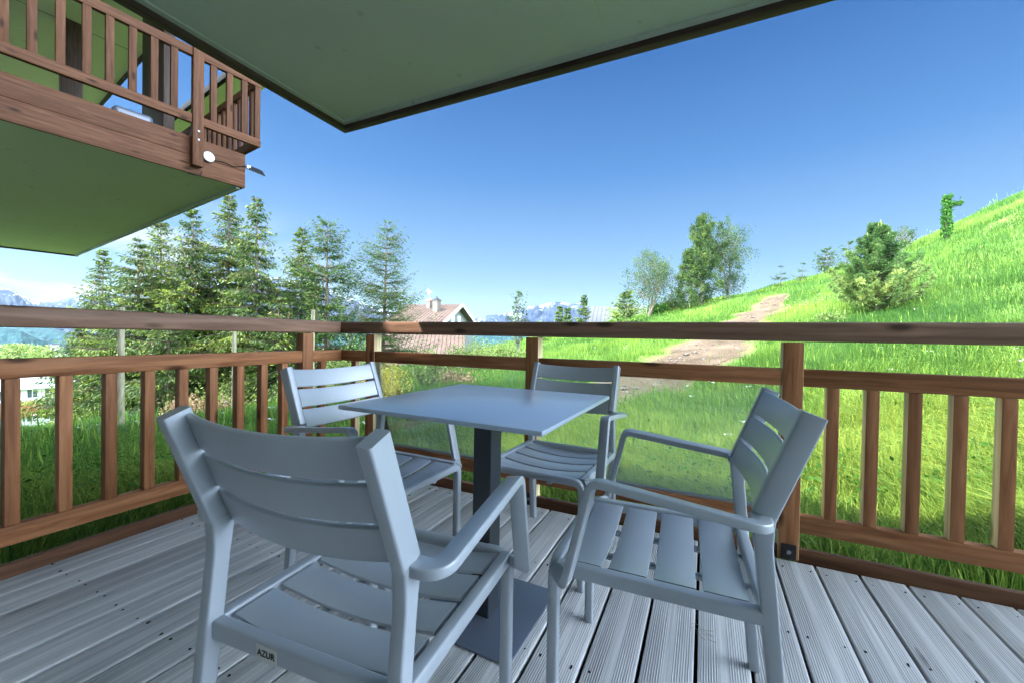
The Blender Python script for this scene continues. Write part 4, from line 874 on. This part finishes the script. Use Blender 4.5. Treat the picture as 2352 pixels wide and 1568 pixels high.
def house(name, label, rl, dl, rr, dr_, pitch_t, half, drop, m, seams, wall_m, extra=True):
    A = at_depth(rl[0], rl[1], dl); B = at_depth(rr[0], rr[1], dr_); B.z = A.z; off = V((A.x, A.y, A.z - drop)); e = (B - A).normalized(); f = V((e.y, -e.x, 0)).normalized()
    if f.dot(V((-A.x, -A.y, 0))) < 0: f = -f
    h = tag(empty(name, off), label, 'house'); T = pitch_t; lnp = half * math.sqrt(1 + T * T)
    ribbed_slope('roof', A, B, f + V((0, 0, -T)), lnp, m, h, seams, off=off); ribbed_slope('roof', A, B, -f + V((0, 0, -T)), lnp, m, h, seams, off=off)
    i0, i1 = A + e * .5, B - e * .7; hw = half - .7; pts = []
    for q in (i0, i1):
        pts += [q + V((0, 0, -.16)), q + f * hw + V((0, 0, -T * hw - .16)), q - f * hw + V((0, 0, -T * hw - .16)), q + f * hw + V((0, 0, -drop)), q - f * hw + V((0, 0, -drop))]
    hull_box('wall', pts, wall_m, h, off)
    for s_ in (f, -f):                         # pale barge boards on the gable
        a = B + V((0, 0, -.05)) - off; b_ = a + (s_ + V((0, 0, -T))).normalized() * lnp
        beam('barge_board', a + e * .03, b_ + e * .03, .06, .28, WHITE, h, .005)
    return h, A, B, e, f, off
h, A, B, e, f, off = house('chalet', 'chalet with a faded red ribbed roof, two chimneys and a grey gable', (934, 700), 43, (1063, 697), 41.5, .42, 6.2, 8, TILE, .34, SIDING)
def chim(px, d_along, z1, z0, w_, m, cap):
    q = A + e * d_along + f * w_[0] - off; bm = bmesh.new(); bx(bm, (q.x - w_[1], q.y - w_[1], q.z - z0), (q.x + w_[1], q.y + w_[1], q.z + z1)); c = from_bm('chimney', bm, m, h)
    bm = bmesh.new(); bx(bm, (q.x - w_[1] - .06, q.y - w_[1] - .06, q.z + z1 + .003), (q.x + w_[1] + .06, q.y + w_[1] + .06, q.z + z1 + .07))
    for sx in (-1, 1): bx(bm, (q.x + sx * w_[1] * .7 - .05, q.y - .05, q.z + z1 + .073), (q.x + sx * w_[1] * .7 + .05, q.y + .05, q.z + z1 + .2))
    if cap: cyl(bm, (q.x, q.y, q.z + z1 + .073), (q.x, q.y, q.z + z1 + .42), .12, .06, 8)
    from_bm('chimney_cap', bm, cap or BRICK, c); return q
LN_ = (B - A).length
q = chim(0, LN_ * .48, .30, 1.0, (.9, .26), RENDER, None); 
bm = bmesh.new(); cyl(bm, (q.x, q.y, q.z + .4), (q.x, q.y, q.z + 1.5), .02, .015, 6)
for k in range(5): cyl(bm, (q.x - .35, q.y, q.z + 1.25 + .06 * k), (q.x + .3 - .1 * k, q.y + .1, q.z + 1.20 + .08 * k), .012, .012, 5)
bx(bm, (q.x - .12, q.y - .1, q.z + .95), (q.x + .12, q.y + .1, q.z + 1.2)); from_bm('aerial', bm, STEEL, h)
chim(0, LN_ * .68, .25, 2.0, (1.9, .29), RENDER, DARKMET)
for k, s_ in enumerate((-.95, .75)):
    c_ = B - e * .695 - f * s_ + V((0, 0, -1.75)) - off; r_ = f; vs = []
    bm = bmesh.new()
    P_ = [c_ + r_ * a_ + V((0, 0, b_)) + e * g for g in (0, .05) for a_, b_ in ((-.38, -.85), (.38, -.85), (.38, .6), (-.38, .6))]
    vv = [bm.verts.new(x_) for x_ in P_]; bmesh.ops.convex_hull(bm, input=vv); from_bm('shutter', bm, WHITE, h)
# lower wing in front, its roof showing between the rails
A2, B2 = at_depth(893, 757, 36), at_depth(1068, 762, 34.5); B2.z = A2.z; D2 = at_depth(868, 806, 31.5) - A2; e2 = (B2 - A2).normalized()
g2 = tag(empty('chalet_wing', (A2.x, A2.y, A2.z - 6)), 'lower wing with a ribbed red roof, seen between handrail and mid rail', 'house'); o2 = V((A2.x, A2.y, A2.z - 6))
ribbed_slope('roof', A2, B2, D2, D2.length * 1.5, TILE, g2, .34, off=o2)
dh = V((D2.x, D2.y, 0)); bk = -dh.normalized() * 2.5
hull_box('wall', [p + V((0, 0, z)) for p in (A2 + e2 * .4, B2 - e2 * .5) for z in (-.2, -6)] + [p + dh * 1.35 + V((0, 0, z)) for p in (A2 + e2 * .4, B2 - e2 * .5) for z in (D2.z * 1.35 - .2, -6)], RENDER, g2, o2)
house('metal_roof_house', 'low house with a plain grey ribbed metal roof behind the small pine', (1356, 704), 46, (1482, 701), 44.5, .42, 5.5, 7, ZINC, .42, RENDER)
# white apartment block down on the left
def zz(y, d=38): return .94 - (y - 775) / FPX * d
P0, P1 = at_depth(-260, 770, 31), at_depth(175, 770, 40.5); P0.z = P1.z = zz(1100); e = (P1 - P0).normalized(); f = V((e.y, -e.x, 0)); f = f if f.dot(V((-P0.x, -P0.y, 0))) > 0 else -f
wb = tag(empty('white_apartment_block', P0), 'white apartment block with a timber balcony band, low on the left', 'building')
def band(nm, y1, y0, out, m, u0=0, u1=1, par=None, th=.25):
    z1, z0 = zz(y1) - P0.z, zz(y0) - P0.z; L_ = (P1 - P0).length; bm = bmesh.new(); vs = []
    for u in (u0 * L_, u1 * L_):
        for o_ in (out - th, out):
            for z in (z0, z1): vs.append(bm.verts.new(e * u + f * o_ + V((0, 0, z))))
    bmesh.ops.convex_hull(bm, input=vs); return from_bm(nm, bm, m, par or wb)
band('wall', 868, 1150, 0, WHITE, th=9); band('parapet', 874, 912, 1.0, WHITE); band('timber_balcony', 938, 973, 1.25, W_RAIL, -.05, 1.02); band('plinth', 992, 1000, .6, WHITE); band('roof', 858, 867, .9, DARKMET, -.02, 1.02, th=10)
for r_, (ya, yb) in enumerate(((914, 936), (975, 990))):
    for k in range(9):
        u = .04 + k * .107; fr_ = band('window', ya, yb, .06, WHITE, u, u + .07, th=.05)
        for j in range(2): band('pane', ya + 2, yb - 2, .075, WINGLASS, u + .005 + j * .033, u + .032 + j * .033, fr_, th=.01)
for px, py, d, w_, lab in ((134, 807, 330, 9, 'tiny white building below the forested hill, the largest of three'), (126, 790, 420, 4, 'tiny pale building highest on the forested hill'), (92, 817, 300, 4, 'tiny white building left of the largest one')):
    q = at_depth(px, py, d); b_ = tag(empty('distant_building', (q.x, q.y, q.z - 14)), lab, 'building', 'far buildings in the valley'); bm = bmesh.new(); bx(bm, (-w_, -w_ * .6, 0), (w_, w_ * .6, 13.2)); from_bm('wall', bm, WHITE, b_)
    bm = bmesh.new(); bx(bm, (-w_ - 1, -w_ * .6 - 1, 13.22), (w_ + 1, w_ * .6 + 1, 14)); from_bm('roof', bm, DARKMET, b_)
for px, py, d, r_, sd_, lab in ((15, 792, 70, 5, 101, 'pale leafy tree beyond the white block, at the picture edge'), (72, 796, 75, 4.5, 102, 'pale rounded tree just right of the edge tree, below the hill')):
    q = at_depth(px, py, d); R = np.random.RandomState(sd_); t = tag(empty('leafy_tree', (q.x, q.y, q.z - 9)), lab, 'tree', 'pale trees in the valley'); k = 5000
    E = R.normal(size=(30, 3)) * [r_ * .45, r_ * .45, 1.6] + [0, 0, 6.2]; C = E[R.randint(0, 30, k)] + R.normal(scale=.7, size=(k, 3)); C[:, 2] = np.clip(C[:, 2], 1, 9); dr = norm(R.normal(size=(k, 3)))
    v, fc = rhombs(C, dr, norm(np.cross(dr, R.normal(size=(k, 3)))), np.full(k, .4), np.full(k, .25)); mesh_np('crown', v, fc, F_BUSH, t, tint=np.repeat(R.rand(k), 4)); limbs('trunk', [(V((0, 0, -2)), V((0, 0, 6)), .3, .12)], BARK, t)
# ------------------------------------------------------------------ grass
def grass(n, d0, d1, u0, u1, hmul, wmin, seed, seg2, name, wild=0., wk=.00125):
    R = np.random.RandomState(seed); d = d0 * (d1 / d0) ** R.rand(n); u = R.uniform(u0, u1, n)
    x = cR[0] * u * d + cF[0] * d; y = cR[1] * u * d + cF[1] * d
    ok = ~((x > -2.50) & (y < 2.17)) & (y > -4); pm = path_mask(x, y); ok &= pm < R.uniform(-.25, .30, n)
    clump = fbm(x * 1.1, y * 1.1, 3, 51); ok &= (clump > R.uniform(.05, .32, n))
    x, y, d, u, pm, clump = x[ok], y[ok], d[ok], u[ok], pm[ok], clump[ok]; n = len(x); z = height(x, y)
    big = fbm(x * .28, y * .28, 3, 77)
    h = hmul * R.uniform(.45, 1.15, n) * (.55 + .9 * clump) * np.clip((.1 - pm) * 2.5, .22, 1)
    near_edge = np.clip((np.maximum(-2.5 - x, y - 2.17)) / .5, .25, 1); h *= np.where((x > -3.2) & (y < 2.9), near_edge, 1)
    az = R.rand(n) * 6.283; la = fbm(x * .8, y * .8, 2, 5) * 9; lean = h * R.uniform(.1, .85, n); dx = np.cos(az) * .65 + np.cos(la) * .5; dy = np.sin(az) * .65 + np.sin(la) * .5
    wd = np.maximum(wmin * R.uniform(.6, 1.3, n), d * wk); fa = R.rand(n) * 3.1416; wx, wy = np.cos(fa) * wd / 2, np.sin(fa) * wd / 2
    P = lambda k, s, hz, wv: np.stack([x + dx * lean * k + wx * wv * s, y + dy * lean * k + wy * wv * s, z - .03 + h * hz], 1)
    if seg2:
        v = np.stack([P(0, -1, 0, .9), P(0, 1, 0, .9), P(.22, 1, .5, 1), P(.22, -1, .5, 1), P(.6, 1, .84, .75), P(.6, -1, .84, .75), P(1.15, 0, .93, .2), P(1.15, -.5, .925, .2)], 1); b0 = np.arange(n)[:, None] * 8
        f = np.concatenate([b0 + [0, 1, 2, 3], b0 + [3, 2, 4, 5], b0 + [5, 4, 6, 7]]); k = 8
    else:
        v = np.stack([P(0, -1, 0, 1), P(0, 1, 0, 1), P(.8, .3, 1, .5), P(.8, -.3, 1, .5)], 1); f = np.arange(n * 4).reshape(-1, 4); k = 4
    tint = np.clip(.12 + .32 * np.clip((7.5 - d) / 3, 0, 1) + 1.25 * (big - .27) + .5 * (clump - .45) + .35 * (fbm(x * 3.1, y * 3.1, 2, 33) - .38) + R.normal(scale=.2, size=n) + .2 * (R.rand(n) < .05) - .2 * (R.rand(n) < .15), 0.03, 1)  # near blades are tinted lighter to lift the shaded grass by the deck
    return struct_stuff(mesh_np(name, v.reshape(-1, 3), f, F_GRASS, tint=np.repeat(tint, k)))
def struct_stuff(o): o['kind'] = 'stuff'; return o
grass(290000, 1.9, 8.5, -1.75, 1.9, .34, .0055, 1, True, 'meadow_grass')
grass(380000, 7.5, 19, -1.6, 1.75, .27, .007, 2, False, 'meadow_grass', wk=.0011)
grass(330000, 17, 42, -.95, 1.7, .26, .01, 3, False, 'meadow_grass', wk=.0012)
# taller flowering stems, seed heads and white umbels
def stems(n, d0, d1, seed):
    R = np.random.RandomState(seed); d = d0 * (d1 / d0) ** R.rand(n); u = R.uniform(-1.6, 1.75, n); x = cR[0] * u * d + cF[0] * d; y = cR[1] * u * d + cF[1] * d
    ok = ~((x > -3.0) & (y < 2.7)) & (path_mask(x, y) < -.15); x, y, d = x[ok], y[ok], d[ok]; n = len(x); z = height(x, y); h = R.uniform(.38, .68, n); a = R.rand(n) * 6.283; lx, ly = np.cos(a) * h * .18, np.sin(a) * h * .18
    w_ = np.maximum(.004, d * .0009); c = np.stack([x, y, z], 1); top = c + np.stack([lx, ly, h], 1); dr = norm(top - c); nn = norm(np.cross(dr, R.normal(size=(n, 3))))
    v1, f1 = rhombs(c, dr, nn, np.linalg.norm(top - c, axis=1), w_); v2, f2 = rhombs(top - dr * .09, dr, nn, np.full(n, .14), np.maximum(.016, d * .0018))
    return struct_stuff(mesh_np('grass_seed_heads', np.concatenate([v1, v2]), np.concatenate([f1, f2 + len(v1)]), F_GRASS, tint=np.repeat(np.concatenate([np.full(n, .5), R.uniform(.35, .8, n)]), 4)))
stems(2600, 3, 26, 6)
def flowers(n, seed):
    R = np.random.RandomState(seed); k = 9; cx = R.uniform(-1.2, 1.6, n); d = 4 * (26 / 4) ** R.rand(n); x = cR[0] * cx * d + cF[0] * d; y = cR[1] * cx * d + cF[1] * d
    q = spot(1960, 14); xx = q.x + R.normal(scale=1.0, size=50); yy = q.y + R.normal(scale=1.0, size=50); q = spot(1850, 15); x = np.concatenate([x, xx, q.x + R.normal(scale=.7, size=70)]); y = np.concatenate([y, yy, q.y + R.normal(scale=1.3, size=70)])
    ok = ~((x > -3.0) & (y < 3.2)) & (path_mask(x, y) < 0); x, y = x[ok], y[ok]; n = len(x); z = height(x, y) + R.uniform(.3, .5, n)
    c = np.repeat(np.stack([x, y, z], 1), k, 0) + R.normal(scale=[.025, .025, .006], size=(n * k, 3)); dr = norm(R.normal(size=(n * k, 3)) * [1, 1, .2]); nn = norm(np.cross(dr, [0, 0, 1.]))
    v, f = rhombs(c, dr, nn, np.full(n * k, .024), np.full(n * k, .02)); return struct_stuff(mesh_np('wild_flowers', v, f, WHITE))
flowers(150, 8)
def leafy(n, seed):                          # broad-leaved weeds in patches
    R = np.random.RandomState(seed); d = 2.6 * (16 / 2.6) ** R.rand(n); u = R.uniform(-1.5, 1.7, n); x = cR[0] * u * d + cF[0] * d; y = cR[1] * u * d + cF[1] * d
    ok = ~((x > -2.6) & (y < 2.3)) & (path_mask(x, y) < .05) & (fbm(x * .7, y * .7, 3, 91) > .50); x, y, d = x[ok], y[ok], d[ok]; n = len(x); c = np.stack([x, y, height(x, y) + R.uniform(.05, .34, n)], 1)
    dr = norm(R.normal(size=(n, 3)) * [1, 1, .45]); nn = norm(np.cross(dr, R.normal(scale=.3, size=(n, 3)) + [0, 0, 1.])); ln = np.maximum(.05, d * .007) * R.uniform(.6, 1.3, n)
    v, f = rhombs(c, dr, nn, ln, ln * .55); return struct_stuff(mesh_np('broadleaf_weeds', v, f, F_BRIGHT, tint=np.repeat(R.uniform(.1, .75, n), 4)))
leafy(26000, 12)
def stones(n, seed):
    R = np.random.RandomState(seed); bm = bmesh.new(); k = 0
    while k < n:
        i = R.randint(0, len(PATH) - 1); t_ = R.rand(); p = PATH[i][0] * (1 - t_) + PATH[i + 1][0] * t_ + R.normal(scale=.55, size=2)
        if path_mask(np.array([p[0]]), np.array([p[1]]))[0] < .0: continue
        z = ground_at(p[0], p[1]); s_ = R.exponential(.018) + .012; r = bmesh.ops.create_icosphere(bm, subdivisions=1, radius=s_)
        for v in r['verts']: v.co = V((v.co.x * R.uniform(.8, 1.4) + p[0], v.co.y * R.uniform(.8, 1.4) + p[1], v.co.z * .5 + z + .012 + s_ * .2))
        k += 1
    return struct_stuff(from_bm('path_pebbles', bm, RENDER, None))
stones(420, 4)

# ------------------------------------------------------------------ air
bm = bmesh.new(); bx(bm, (-8800, -8800, -236), (8800, 8800, 900)); HZ = bpy.data.materials.new('thin_air'); HZ.use_nodes = True; t = HZ.node_tree
t.nodes.remove(t.nodes['Principled BSDF']); pv = N(t, 'ShaderNodeVolumePrincipled'); pv.inputs['Color'].default_value = (.62, .80, 1.0, 1); pv.inputs['Density'].default_value = .000009; pv.inputs['Anisotropy'].default_value = .3
t.links.new(pv.outputs[0], t.nodes['Material Output'].inputs['Volume']); struct_stuff(from_bm('haze', bm, HZ, None))
